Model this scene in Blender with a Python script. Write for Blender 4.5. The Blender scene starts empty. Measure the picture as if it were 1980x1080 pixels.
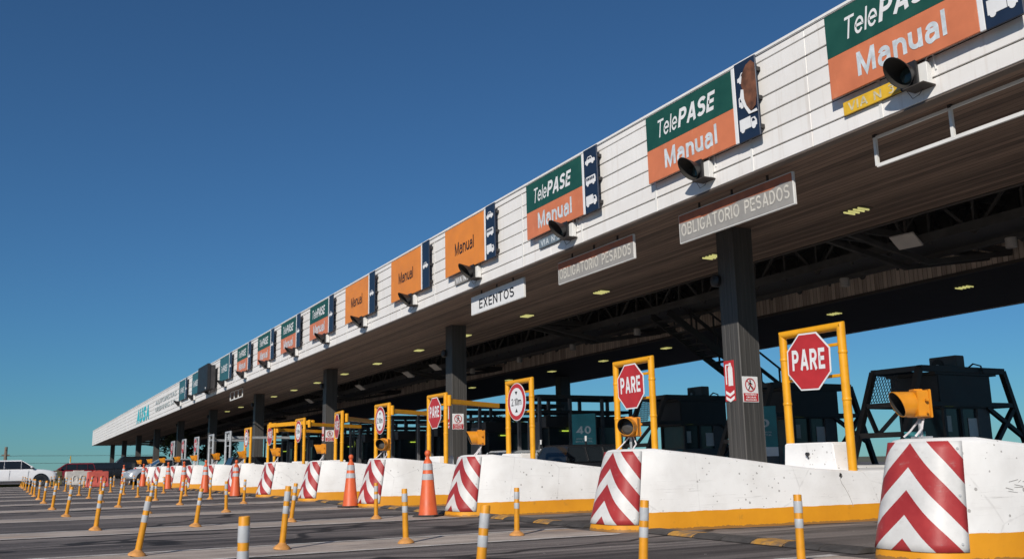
import bpy, bmesh, math, random
from mathutils import Vector, Matrix
random.seed(7)
S = bpy.context.scene
COL = S.collection
PI = math.pi
SL = 0.0108                      # the canopy falls gently towards its far end

# ------------------------------------------------------------------ materials
MATS = {}
def newmat(name):
    m = bpy.data.materials.new(name); m.use_nodes = True
    nt = m.node_tree; nt.nodes.clear()
    out = nt.nodes.new('ShaderNodeOutputMaterial'); b = nt.nodes.new('ShaderNodeBsdfPrincipled')
    nt.links.new(b.outputs[0], out.inputs[0])
    MATS[name] = m
    return m, nt, b
def N(nt, t, **kw):
    n = nt.nodes.new(t)
    for k, v in kw.items():
        if k.startswith('i_'):
            n.inputs[k[2:].replace('_', ' ')].default_value = v
        else: setattr(n, k, v)
    return n
def L(nt, a, b): nt.links.new(a, b)
def math_(nt, op, a, b=None, clamp=False):
    n = nt.nodes.new('ShaderNodeMath'); n.operation = op; n.use_clamp = clamp
    for i, x in enumerate((a, b)):
        if x is None: continue
        if hasattr(x, 'default_value') or hasattr(x, 'links'): nt.links.new(x, n.inputs[i])
        else: n.inputs[i].default_value = x
    return n.outputs[0]
def mixc(nt, fac, a, b, mode='MIX'):
    n = nt.nodes.new('ShaderNodeMix'); n.data_type = 'RGBA'; n.blend_type = mode
    for sock, x in ((n.inputs[0], fac), (n.inputs[6], a), (n.inputs[7], b)):
        if hasattr(x, 'links'): nt.links.new(x, sock)
        elif isinstance(x, (int, float)): sock.default_value = x
        else: sock.default_value = (*x, 1) if len(x) == 3 else x
    return n.outputs[2]
def ramp(nt, fac, stops):
    n = nt.nodes.new('ShaderNodeValToRGB'); nt.links.new(fac, n.inputs[0])
    el = n.color_ramp.elements
    while len(el) < len(stops): el.new(.5)
    for e, (p, c) in zip(el, stops): e.position = p; e.color = (*c, 1) if len(c) == 3 else c
    return n.outputs[0]
def objvec(nt, scale=(1, 1, 1), rnd=False, kind='Object'):
    tc = nt.nodes.new('ShaderNodeTexCoord'); mp = nt.nodes.new('ShaderNodeMapping')
    mp.inputs['Scale'].default_value = scale
    nt.links.new(tc.outputs[kind], mp.inputs[0])
    if rnd:
        oi = nt.nodes.new('ShaderNodeObjectInfo')
        m = math_(nt, 'MULTIPLY', oi.outputs['Random'], 37.0)
        nt.links.new(m, mp.inputs['Location'])
    return mp.outputs[0]
def noise(nt, vec, scale, detail=4, rough=.55):
    n = nt.nodes.new('ShaderNodeTexNoise'); nt.links.new(vec, n.inputs['Vector'])
    n.inputs['Scale'].default_value = scale; n.inputs['Detail'].default_value = detail
    n.inputs['Roughness'].default_value = rough
    return n.outputs[0]
def bump(nt, b, h, strength=.2, dist=.01):
    n = nt.nodes.new('ShaderNodeBump'); n.inputs['Strength'].default_value = strength
    n.inputs['Distance'].default_value = dist
    nt.links.new(h, n.inputs['Height']); nt.links.new(n.outputs[0], b.inputs['Normal'])
def simple(name, col, rough=.5, var=.15, scale=6, bmp=.08, metal=0, stretch=(1, 1, 1), emit=None, estr=0, spec=None, dirt=None):
    m, nt, b = newmat(name)
    v = objvec(nt, stretch, True)
    nz = noise(nt, v, scale, 5)
    c = ramp(nt, nz, [(.3, tuple(x * (1 - var) for x in col)), (.7, tuple(min(1, x * (1 + var)) for x in col))])
    if dirt:
        n2 = noise(nt, objvec(nt, (1, 1, .35), True), dirt[1], 6, .65)
        f = ramp(nt, n2, [(dirt[2], (0, 0, 0)), (dirt[2] + .18, (1, 1, 1))])
        c = mixc(nt, math_(nt, 'MULTIPLY', f, dirt[3]), c, dirt[0])
    L(nt, c, b.inputs['Base Color'])
    r = math_(nt, 'ADD', math_(nt, 'MULTIPLY', nz, .25), rough - .12, True)
    L(nt, r, b.inputs['Roughness']); b.inputs['Metallic'].default_value = metal
    if spec is not None: b.inputs['Specular IOR Level'].default_value = spec
    if bmp: bump(nt, b, noise(nt, objvec(nt, (1, 1, 1), True), scale * 12, 3), bmp, .004)
    if emit:
        b.inputs['Emission Color'].default_value = (*emit, 1); b.inputs['Emission Strength'].default_value = estr
    return m

simple('sign_green', (.012, .075, .055), .45, .12, 3, .03, dirt=((.05, .12, .1), 5, .6, .35))
simple('sign_orange', (.60, .185, .085), .45, .10, 2.5, .03, dirt=((.72, .33, .18), 6, .58, .45))
simple('sign_amber', (.72, .235, .035), .45, .07, 2.5, .03, dirt=((.5, .2, .06), 9, .66, .3))
simple('sign_navy', (.012, .024, .052), .4, .12, 3, .03)
simple('sign_white', (.74, .75, .76), .45, .05, 5, .02, dirt=((.55, .54, .52), 7, .6, .3))
simple('letter_dull', (.56, .54, .49), .5, .2, 12, .02)
simple('film_brown', (.42, .13, .06), .55, .2, 5, .05)
simple('sign_grey', (.30, .29, .275), .5, .1, 4, .03)
simple('letter_faded', (.56, .62, .66), .5, .22, 9, .02)
simple('sign_black', (.012, .012, .014), .5, .2, 4, .03)
simple('sign_faded_yellow', (.68, .42, .03), .5, .15, 5, .03)
simple('letter_worn', (.55, .50, .33), .6, .3, 14, .02)
simple('sign_blue_grey', (.16, .21, .25), .5, .2, 6, .03)
simple('rust', (.14, .055, .03), .85, .5, 7, .25)
simple('sign_red', (.46, .028, .032), .42, .12, 4, .03, dirt=((.5, .13, .11), 7, .62, .4))
simple('frame_yellow', (.74, .335, .008), .42, .10, 5, .05, dirt=((.35, .17, .04), 8, .66, .5))
simple('frame_grey', (.36, .38, .40), .4, .15, 5, .05)
simple('lamp_yellow', (.62, .235, .010), .38, .10, 7, .03, dirt=((.35, .15, .03), 9, .68, .5))
simple('black_plastic', (.018, .018, .02), .45, .25, 6, .05, dirt=((.10, .09, .08), 8, .58, .4))
simple('visor_inside', (.02, .018, .015), .7, .2, 6, .05)
simple('lens_dark', (.03, .045, .04), .15, .2, 6, 0)
simple('lens_grey', (.07, .065, .06), .2, .2, 9, 0)
simple('steel_dark', (.030, .028, .028), .5, .25, 4, .08)
simple('steel_brown', (.055, .045, .038), .6, .25, 4, .08)
simple('steel_grey', (.10, .10, .105), .5, .25, 4, .08)
simple('truss_steel', (.05, .048, .046), .6, .3, 3, .08)
simple('galv', (.36, .37, .38), .45, .15, 8, .05, metal=.5)
simple('white_metal', (.72, .72, .70), .45, .06, 4, .04, dirt=((.4, .36, .3), 6, .62, .45))
simple('lip_metal', (.15, .12, .10), .6, .25, 2.5, .06)
simple('roof_metal', (.45, .45, .45), .5, .1, 2, .05)
simple('trough_dark', (.03, .028, .027), .8, .3, 2, .1)
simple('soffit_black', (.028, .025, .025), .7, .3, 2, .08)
simple('booth_dark', (.030, .028, .029), .5, .3, 2.5, .05)
simple('booth_grey', (.11, .11, .115), .55, .2, 3, .05)
simple('teal', (.02, .19, .21), .5, .15, 3, .04)
simple('letter_teal', (.03, .50, .58), .45, .1, 3, .04)
simple('letter_pale', (.45, .50, .50), .5, .12, 4, .04)
simple('post_yellow', (.60, .255, .008), .5, .14, 9, .06, dirt=((.22, .12, .05), 12, .62, .6))
simple('post_base', (.56, .26, .07), .7, .25, 12, .15, dirt=((.25, .17, .1), 14, .55, .6))
simple('reflective', (.42, .44, .46), .35, .12, 12, .05, dirt=((.3, .29, .27), 14, .58, .5))
simple('cone_orange', (.60, .105, .030), .5, .10, 6, .06, dirt=((.42, .10, .05), 9, .6, .55))
simple('rubber', (.03, .029, .028), .8, .35, 9, .2)
simple('bump_yellow', (.46, .23, .035), .8, .3, 9, .2, dirt=((.12, .10, .085), 7, .45, .9))
simple('bump_black', (.055, .05, .047), .75, .35, 9, .25)
simple('plastic_red', (.62, .13, .10), .6, .15, 5, .08)
simple('plastic_white', (.62, .60, .56), .6, .15, 5, .08)
simple('plastic_olive', (.13, .12, .06), .7, .2, 5, .08)
simple('tyre', (.02, .02, .021), .8, .3, 9, .1)
simple('rim', (.30, .30, .31), .35, .15, 9, 0, metal=.6)
simple('car_white', (.72, .73, .75), .25, .03, 3, 0, spec=.6)
simple('car_red', (.18, .012, .02), .25, .08, 3, 0, spec=.6)
simple('car_black', (.012, .013, .016), .25, .1, 3, 0, spec=.6)
simple('car_silver', (.42, .45, .48), .28, .06, 3, 0, metal=.35)
simple('car_glass', (.012, .016, .02), .08, .1, 3, 0)
simple('headlight', (.55, .58, .6), .15, .1, 9, 0)
simple('taillight', (.35, .02, .02), .2, .1, 9, 0)
simple('window_glass', (.025, .035, .042), .12, .2, 2, 0)
simple('led_green', (.3, .4, .02), .5, 0, 5, 0, emit=(.55, .75, .08), estr=.9)
simple('tube_light', (.7, .7, .5), .5, 0, 5, 0, emit=(.80, .76, .25), estr=.55)
simple('lamp_plate', (.34, .31, .29), .5, .1, 4, .03)
simple('bark', (.07, .05, .035), .9, .3, 6, .4)
simple('leaf', (.055, .075, .022), .7, .45, .9, 0)
simple('leaf_dark', (.035, .052, .02), .7, .45, .9, 0)
simple('pole_wood', (.16, .13, .10), .85, .25, 6, .2)
simple('wire', (.03, .035, .04), .7, .1, 4, 0)
simple('skin_paper', (.62, .60, .62), .7, .15, 30, 0)
simple('kerb_paint', (.30, .22, .06), .85, .4, 3, .2)
simple('land', (.09, .085, .045), .95, .4, .05, 0)

def mat_fascia():
    m, nt, b = newmat('fascia_white')
    v = objvec(nt, (1, 1, 1)); nz = noise(nt, v, .9, 6, .6)
    base = ramp(nt, nz, [(.3, (.75, .735, .71)), (.7, (.84, .83, .815))])
    st = noise(nt, objvec(nt, (5, 1, .28)), 2.2, 6, .7)          # rain streaks
    f = ramp(nt, st, [(.54, (0, 0, 0)), (.78, (1, 1, 1))])
    c = mixc(nt, math_(nt, 'MULTIPLY', f, .45), base, (.50, .42, .34))
    rs = ramp(nt, noise(nt, objvec(nt, (1.4, 1, .6)), 1.9, 6, .75), [(.66, (0, 0, 0)), (.78, (1, 1, 1))])
    c = mixc(nt, math_(nt, 'MULTIPLY', rs, .28), c, (.45, .32, .23))
    L(nt, c, b.inputs['Base Color']); b.inputs['Roughness'].default_value = .5
    bump(nt, b, noise(nt, objvec(nt, (.6, 1, 3)), 2.5, 3), .10, .02)
mat_fascia()

def mat_barrier():
    m, nt, b = newmat('barrier_paint')
    tc = N(nt, 'ShaderNodeTexCoord'); sep = N(nt, 'ShaderNodeSeparateXYZ'); L(nt, tc.outputs['Object'], sep.inputs[0])
    v = objvec(nt, (1, 1, 1), True)
    n1 = noise(nt, v, 1.6, 6, .6); n2 = noise(nt, v, 9, 4)
    white = ramp(nt, n1, [(.28, (.66, .65, .63)), (.62, (.80, .80, .79))])
    # scuffs running along the lane
    sc = noise(nt, objvec(nt, (1, .7, 11), True), 1.7, 7, .72)
    white = mixc(nt, math_(nt, 'MULTIPLY', ramp(nt, sc, [(.60, (0, 0, 0)), (.76, (1, 1, 1))]), .34), white, (.40, .385, .37))
    # thin hair cracks
    vor = N(nt, 'ShaderNodeTexVoronoi', feature='DISTANCE_TO_EDGE'); L(nt, v, vor.inputs['Vector']); vor.inputs['Scale'].default_value = .75
    ck = ramp(nt, math_(nt, 'ADD', vor.outputs['Distance'], math_(nt, 'MULTIPLY', n2, .03)), [(.014, (1, 1, 1)), (.021, (0, 0, 0))])
    white = mixc(nt, math_(nt, 'MULTIPLY', ck, .22), white, (.25, .24, .23))
    # blow holes of the cast concrete
    vp = N(nt, 'ShaderNodeTexVoronoi'); L(nt, v, vp.inputs['Vector']); vp.inputs['Scale'].default_value = 19
    dens = ramp(nt, noise(nt, v, .9, 2), [(.38, (0, 0, 0)), (.55, (1, 1, 1))])
    sepc = N(nt, 'ShaderNodeSeparateColor'); L(nt, vp.outputs['Color'], sepc.inputs[0])
    rad = math_(nt, 'MULTIPLY', math_(nt, 'MULTIPLY', sepc.outputs[0], sepc.outputs[1]), .34)
    hole = math_(nt, 'MULTIPLY', math_(nt, 'LESS_THAN', vp.outputs['Distance'], rad), dens)
    hole = math_(nt, 'MULTIPLY', hole, math_(nt, 'GREATER_THAN', sepc.outputs[2], .30))
    white = mixc(nt, math_(nt, 'MULTIPLY', hole, .75), white, (.24, .23, .215))
    rub = noise(nt, objvec(nt, (.5, .55, 16), True), 2.4, 6, .7)
    band = math_(nt, 'MULTIPLY', math_(nt, 'LESS_THAN', sep.outputs['Z'], .62), math_(nt, 'GREATER_THAN', sep.outputs['Z'], .2))
    white = mixc(nt, math_(nt, 'MULTIPLY', math_(nt, 'MULTIPLY', ramp(nt, rub, [(.60, (0, 0, 0)), (.70, (1, 1, 1))]), band), .38), white, (.22, .21, .20))
    yel = ramp(nt, n1, [(.3, (.60, .245, .008)), (.7, (.72, .31, .010))])
    yel = mixc(nt, math_(nt, 'MULTIPLY', ramp(nt, noise(nt, v, 6, 6, .7), [(.62, (0, 0, 0)), (.75, (1, 1, 1))]), .5), yel, (.30, .15, .03))
    zed = math_(nt, 'ADD', sep.outputs['Z'], math_(nt, 'MULTIPLY', math_(nt, 'SUBTRACT', noise(nt, v, 3.5, 3), .5), .028))
    isy = math_(nt, 'LESS_THAN', zed, .225)
    c = mixc(nt, isy, white, yel)
    low = math_(nt, 'LESS_THAN', math_(nt, 'ADD', sep.outputs['Z'], math_(nt, 'MULTIPLY', noise(nt, v, 11, 5, .7), -.07)), -.005)
    c = mixc(nt, math_(nt, 'MULTIPLY', low, .6), c, (.07, .06, .05))
    L(nt, c, b.inputs['Base Color']); b.inputs['Roughness'].default_value = .62
    h = math_(nt, 'SUBTRACT', math_(nt, 'MULTIPLY', noise(nt, v, 3, 6, .6), .9), math_(nt, 'MULTIPLY', hole, .5))
    bump(nt, b, h, .32, .025)
mat_barrier()

def mat_chevron():
    m, nt, b = newmat('chevron_sheet')
    uv = N(nt, 'ShaderNodeUVMap'); sep = N(nt, 'ShaderNodeSeparateXYZ'); L(nt, uv.outputs[0], sep.inputs[0])
    cc = math_(nt, 'ADD', sep.outputs['Y'], math_(nt, 'MULTIPLY', math_(nt, 'ABSOLUTE', sep.outputs['X']), .92))
    fr = math_(nt, 'FRACT', math_(nt, 'DIVIDE', math_(nt, 'SUBTRACT', 10.71, cc), .39))
    red = math_(nt, 'LESS_THAN', fr, .52)
    v = objvec(nt, (1, 1, 1), True); nz = noise(nt, v, 3, 6, .65)
    rc = ramp(nt, nz, [(.3, (.27, .022, .026)), (.7, (.40, .045, .045))])
    wc = ramp(nt, nz, [(.3, (.52, .52, .51)), (.65, (.68, .68, .67))])
    c = mixc(nt, red, wc, rc)
    sc = noise(nt, objvec(nt, (3, 3, 6), True), 2.6, 7, .75)
    c = mixc(nt, math_(nt, 'MULTIPLY', ramp(nt, sc, [(.58, (0, 0, 0)), (.74, (1, 1, 1))]), .45), c, (.36, .30, .28))
    L(nt, c, b.inputs['Base Color']); b.inputs['Roughness'].default_value = .48; b.inputs['Specular IOR Level'].default_value = .3
    bump(nt, b, noise(nt, v, 7, 4), .22, .02)
mat_chevron()

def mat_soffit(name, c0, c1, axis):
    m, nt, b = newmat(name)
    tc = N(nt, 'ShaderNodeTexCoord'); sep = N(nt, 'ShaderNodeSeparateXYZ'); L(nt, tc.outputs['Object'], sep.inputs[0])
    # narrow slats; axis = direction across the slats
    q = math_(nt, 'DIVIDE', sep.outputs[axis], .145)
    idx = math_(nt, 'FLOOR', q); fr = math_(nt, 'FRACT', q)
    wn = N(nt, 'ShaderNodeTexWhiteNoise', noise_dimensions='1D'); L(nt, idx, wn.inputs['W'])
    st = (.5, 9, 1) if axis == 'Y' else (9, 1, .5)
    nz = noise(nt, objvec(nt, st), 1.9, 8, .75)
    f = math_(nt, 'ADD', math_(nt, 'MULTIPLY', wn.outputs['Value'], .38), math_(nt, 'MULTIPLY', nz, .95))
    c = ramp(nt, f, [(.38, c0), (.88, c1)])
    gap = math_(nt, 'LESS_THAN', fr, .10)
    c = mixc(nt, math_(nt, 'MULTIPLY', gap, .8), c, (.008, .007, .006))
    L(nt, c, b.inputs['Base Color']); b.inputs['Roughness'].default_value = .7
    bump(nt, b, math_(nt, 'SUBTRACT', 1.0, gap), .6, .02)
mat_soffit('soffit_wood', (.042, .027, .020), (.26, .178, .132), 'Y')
mat_soffit('panel_wood', (.26, .20, .165), (.60, .49, .41), 'X')

def mat_column():
    m, nt, b = newmat('column_cladding')
    nz = noise(nt, objvec(nt, (9, 9, .25), True), 1.5, 6, .65)
    c = ramp(nt, nz, [(.3, (.042, .040, .038)), (.75, (.086, .082, .078))])
    L(nt, c, b.inputs['Base Color']); b.inputs['Roughness'].default_value = .5; b.inputs['Metallic'].default_value = .1
    bump(nt, b, noise(nt, objvec(nt, (1, 1, .2), True), 8, 3), .1, .01)
mat_column()

def mat_asphalt():
    m, nt, b = newmat('asphalt')
    v = objvec(nt, (1, 1, 1))
    # tyre-polished streaks along the lanes
    s1 = noise(nt, objvec(nt, (1.5, .07, 1)), 1.1, 6, .62)
    s2 = noise(nt, objvec(nt, (7, .22, 1)), 1.0, 5, .6)
    f = math_(nt, 'ADD', math_(nt, 'MULTIPLY', s1, .62), math_(nt, 'MULTIPLY', s2, .38))
    c = ramp(nt, f, [(.37, (.028, .025, .025)), (.48, (.075, .068, .066)), (.62, (.235, .212, .198))])
    sp = noise(nt, v, 70, 3, .7)
    c = mixc(nt, .55, c, ramp(nt, sp, [(.3, (.25, .24, .24)), (.72, (.9, .88, .87))]), 'OVERLAY')
    pat = noise(nt, objvec(nt, (.35, .2, 1)), 1.0, 5, .6)
    c = mixc(nt, math_(nt, 'MULTIPLY', ramp(nt, pat, [(.52, (0, 0, 0)), (.60, (1, 1, 1))]), .45), c, (.21, .185, .17))
    # small stones and litter
    vp = N(nt, 'ShaderNodeTexVoronoi'); L(nt, v, vp.inputs['Vector']); vp.inputs['Scale'].default_value = 5.0
    sc = N(nt, 'ShaderNodeSeparateColor'); L(nt, vp.outputs['Color'], sc.inputs[0])
    spot = math_(nt, 'MULTIPLY', math_(nt, 'LESS_THAN', vp.outputs['Distance'], .075), math_(nt, 'GREATER_THAN', sc.outputs[0], .80))
    c = mixc(nt, math_(nt, 'MULTIPLY', spot, .8), c, (.42, .40, .38))
    oil = noise(nt, objvec(nt, (1, .55, 1)), 2.1, 5, .6)
    c = mixc(nt, math_(nt, 'MULTIPLY', ramp(nt, oil, [(.62, (0, 0, 0)), (.70, (1, 1, 1))]), .75), c, (.022, .020, .019))
    grit = noise(nt, v, 26, 6, .8)
    c = mixc(nt, .5, c, ramp(nt, grit, [(.35, (.30, .29, .29)), (.65, (.76, .75, .74))]), 'OVERLAY')
    # cracks filled with tar
    vd = N(nt, 'ShaderNodeTexVoronoi', feature='DISTANCE_TO_EDGE')
    w = N(nt, 'ShaderNodeVectorMath', operation='ADD'); L(nt, objvec(nt, (.24, .13, 1)), w.inputs[0])
    nn = N(nt, 'ShaderNodeTexNoise'); L(nt, v, nn.inputs['Vector']); nn.inputs['Scale'].default_value = .8
    sv = N(nt, 'ShaderNodeVectorMath', operation='SCALE'); L(nt, nn.outputs['Color'], sv.inputs[0]); sv.inputs['Scale'].default_value = .3
    L(nt, sv.outputs[0], w.inputs[1]); L(nt, w.outputs[0], vd.inputs['Vector']); vd.inputs['Scale'].default_value = 1.0
    ck = ramp(nt, vd.outputs['Distance'], [(.008, (1, 1, 1)), (.018, (0, 0, 0))])
    c = mixc(nt, math_(nt, 'MULTIPLY', ck, .9), c, (.014, .013, .013))
    L(nt, c, b.inputs['Base Color']); b.inputs['Roughness'].default_value = .82
    b.inputs['Specular IOR Level'].default_value = .3
    bump(nt, b, noise(nt, v, 55, 3, .7), .5, .012)
mat_asphalt()

def mat_gore():
    m, nt, b = newmat('worn_concrete')
    v = objvec(nt, (1, 1, 1))
    nz = noise(nt, objvec(nt, (1.6, .5, 1)), 1.5, 7, .68)
    c = ramp(nt, nz, [(.30, (.19, .158, .138)), (.48, (.36, .305, .262)), (.70, (.54, .47, .41))])
    tan = noise(nt, objvec(nt, (1.2, .4, 1)), 1.3, 5, .6)
    c = mixc(nt, math_(nt, 'MULTIPLY', ramp(nt, tan, [(.56, (0, 0, 0)), (.70, (1, 1, 1))]), .5), c, (.40, .22, .09))
    sp = noise(nt, v, 60, 3, .7)
    c = mixc(nt, .4, c, ramp(nt, sp, [(.3, (.28, .28, .28)), (.7, (.78, .78, .78))]), 'OVERLAY')
    L(nt, c, b.inputs['Base Color']); b.inputs['Roughness'].default_value = .85
    bump(nt, b, sp, .4, .01)
mat_gore()
def mat_line():
    m, nt, b = newmat('worn_white_line')
    v = objvec(nt, (1, 1, 1))
    nz = noise(nt, objvec(nt, (3, 1.1, 1)), 3.0, 7, .72)
    c = ramp(nt, nz, [(.34, (.18, .16, .15)), (.46, (.45, .42, .39)), (.62, (.70, .67, .63))])
    L(nt, c, b.inputs['Base Color']); b.inputs['Roughness'].default_value = .8
    bump(nt, b, noise(nt, v, 50, 3, .7), .4, .01)
mat_line()
M = MATS

# ------------------------------------------------------------------ mesh builder
class MB:
    def __init__(s): s.v = []; s.f = []; s.m = []; s.mats = []
    def mi(s, mat):
        if mat not in s.mats: s.mats.append(mat)
        return s.mats.index(mat)
    def add(s, vs, fs, mat, T=None):
        o = len(s.v); k = s.mi(mat)
        s.v += [tuple(T @ Vector(p)) if T else tuple(p) for p in vs]
        for f in fs: s.f.append([i + o for i in f]); s.m.append(k)
        return s
    def box(s, a, b, mat, T=None):
        x0, y0, z0 = a; x1, y1, z1 = b
        vs = [(x0,y0,z0),(x1,y0,z0),(x1,y1,z0),(x0,y1,z0),(x0,y0,z1),(x1,y0,z1),(x1,y1,z1),(x0,y1,z1)]
        return s.add(vs, [(0,3,2,1),(4,5,6,7),(0,1,5,4),(1,2,6,5),(2,3,7,6),(3,0,4,7)], mat, T)
    def bar(s, p, q, w, h, mat, up=(0, 0, 1)):          # rectangular bar from p to q
        p = Vector(p); q = Vector(q); d = (q - p).normalized(); up = Vector(up)
        if abs(d.dot(up)) > .98: up = Vector((0, 1, 0))
        r = d.cross(up).normalized(); u = r.cross(d)
        vs = [tuple(c + r * (i * w / 2) + u * (j * h / 2)) for c in (p, q) for i, j in ((-1,-1),(1,-1),(1,1),(-1,1))]
        return s.add(vs, [(3,2,1,0),(4,5,6,7),(0,1,5,4),(1,2,6,5),(2,3,7,6),(3,0,4,7)], mat)
    def tube(s, pts, r, mat, n=10, cap=True):
        pts = [Vector(p) for p in pts]; rs = r if isinstance(r, (list, tuple)) else [r] * len(pts)
        vs = []; fs = []
        ref = Vector((0, 0, 1))
        d0 = (pts[1] - pts[0]).normalized()
        if abs(d0.dot(ref)) > .9: ref = Vector((1, 0, 0))
        for i, p in enumerate(pts):
            d = (pts[min(i+1, len(pts)-1)] - pts[max(i-1, 0)]).normalized()
            a = d.cross(ref).normalized(); b = d.cross(a)
            for k in range(n):
                t = 2 * PI * k / n; vs.append(tuple(p + (a * math.cos(t) + b * math.sin(t)) * rs[i]))
        for i in range(len(pts) - 1):
            for k in range(n):
                k2 = (k + 1) % n
                fs.append((i*n+k, i*n+k2, (i+1)*n+k2, (i+1)*n+k))
        if cap:
            fs.append(tuple(range(n))[::-1]); fs.append(tuple((len(pts)-1)*n + k for k in range(n)))
        return s.add(vs, fs, mat)
    def lathe(s, prof, mat, n=20, T=None, cap=True):     # prof: (r, z)
        vs = []; fs = []
        for r, z in prof:
            for k in range(n):
                t = 2 * PI * k / n; vs.append((r * math.cos(t), r * math.sin(t), z))
        for i in range(len(prof) - 1):
            for k in range(n):
                k2 = (k + 1) % n; fs.append((i*n+k, i*n+k2, (i+1)*n+k2, (i+1)*n+k))
        if cap:
            fs.append(tuple(range(n))[::-1]); fs.append(tuple((len(prof)-1)*n + k for k in range(n)))
        return s.add(vs, fs, mat, T)
    def plate(s, poly, y0, y1, mat, T=None):            # polygon in XZ, from y0 (front, towards -Y) to y1
        n = len(poly)
        vs = [(x, y0, z) for x, z in poly] + [(x, y1, z) for x, z in poly]
        fs = [tuple(range(n)), tuple(range(n, 2*n))[::-1]] + [(i, i+n, (i+1) % n + n, (i+1) % n) for i in range(n)]
        return s.add(vs, fs, mat, T)
    def build(s, name, parent=None, bevel=0, smooth=False, seg=2, shear=None, uv=None):
        me = bpy.data.meshes.new(name)
        v = s.v
        if shear: v = [(x, y, z + shear * x) for x, y, z in v]
        me.from_pydata(v, [], s.f)
        for mt in s.mats: me.materials.append(M[mt])
        me.polygons.foreach_set('material_index', s.m)
        bm = bmesh.new(); bm.from_mesh(me)
        bmesh.ops.recalc_face_normals(bm, faces=bm.faces)
        if bevel:
            es = [e for e in bm.edges if len(e.link_faces) == 2 and e.calc_face_angle(0) > .6]
            bmesh.ops.bevel(bm, geom=es, offset=bevel, segments=seg, affect='EDGES', clamp_overlap=True)
        if smooth:
            for f in bm.faces: f.smooth = True
            for e in bm.edges:
                e.smooth = not (len(e.link_faces) == 2 and e.calc_face_angle(0) > .65)
        bm.to_mesh(me); bm.free()
        if uv is not None:
            l = me.uv_layers.new(name='UVMap')
            for lp in me.loops: l.data[lp.index].uv = uv[lp.vertex_index]
        o = bpy.data.objects.new(name, me); COL.objects.link(o)
        if parent: o.parent = parent
        return o

def tag(o, label=None, cat=None, group=None, kind=None):
    if label: o['label'] = label
    if cat: o['category'] = cat
    if group: o['group'] = group
    if kind: o['kind'] = kind
    return o
def thing(name, label, cat, loc=(0, 0, 0), rz=0, group=None):
    o = bpy.data.objects.new(name, None); COL.objects.link(o); o.empty_display_size = .2
    o.location = loc; o.rotation_euler = (0, 0, rz)
    return tag(o, label, cat, group)
def dup(root, loc, rz=None, label=None, group=None):
    def cp(o, par):
        c = o.copy(); COL.objects.link(c)
        if par: c.parent = par
        for ch in list(kids.get(o, [])): cp(ch, c)
        return c
    kids = {}
    for o in list(bpy.data.objects):
        if o.parent: kids.setdefault(o.parent, []).append(o)
    r = cp(root, None); r.location = loc
    if rz is not None: r.rotation_euler = (0, 0, rz)
    if label: r['label'] = label
    if group: r['group'] = group
    return r
ORD = ['first','second','third','fourth','fifth','sixth','seventh','eighth','ninth','tenth','eleventh','twelfth','thirteenth','fourteenth','fifteenth','sixteenth','seventeenth','eighteenth','nineteenth','twentieth']

TXT = {}
def text_mesh(body, width, height, bold=0.0, shear=0.0, depth=.004):
    key = (body, width, height, bold, shear)
    if key in TXT: return TXT[key]
    cu = bpy.data.curves.new('lettering', 'FONT'); cu.body = body; cu.size = 1; cu.offset = bold; cu.shear = shear
    cu.extrude = .01; cu.resolution_u = 3
    ob = bpy.data.objects.new('tmp', cu); COL.objects.link(ob)
    dg = bpy.context.evaluated_depsgraph_get(); dg.update()
    me = bpy.data.meshes.new_from_object(ob.evaluated_get(dg))
    bpy.data.objects.remove(ob)
    xs = [v.co.x for v in me.vertices]; ys = [v.co.y for v in me.vertices]
    cx, cy = (min(xs)+max(xs))/2, (min(ys)+max(ys))/2
    sx = width / (max(xs)-min(xs)); sy = height / (max(ys)-min(ys))
    for v in me.vertices:
        x, y, z = v.co
        v.co = ((x-cx)*sx, -z/.01*depth/2 if False else (-depth if z > 0 else 0), (y-cy)*sy)
    me.name = 'lettering'
    TXT[key] = me
    return me
def text(body, parent, c, width, height, mat, bold=.02, shear=0, name='lettering', rz=0):
    me = text_mesh(body, width, height, bold, shear).copy()
    me.materials.clear(); me.materials.append(M[mat])
    o = bpy.data.objects.new(name, me); COL.objects.link(o)
    o.location = c; o.rotation_euler = (0, 0, rz)
    if parent: o.parent = parent
    return o

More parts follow.
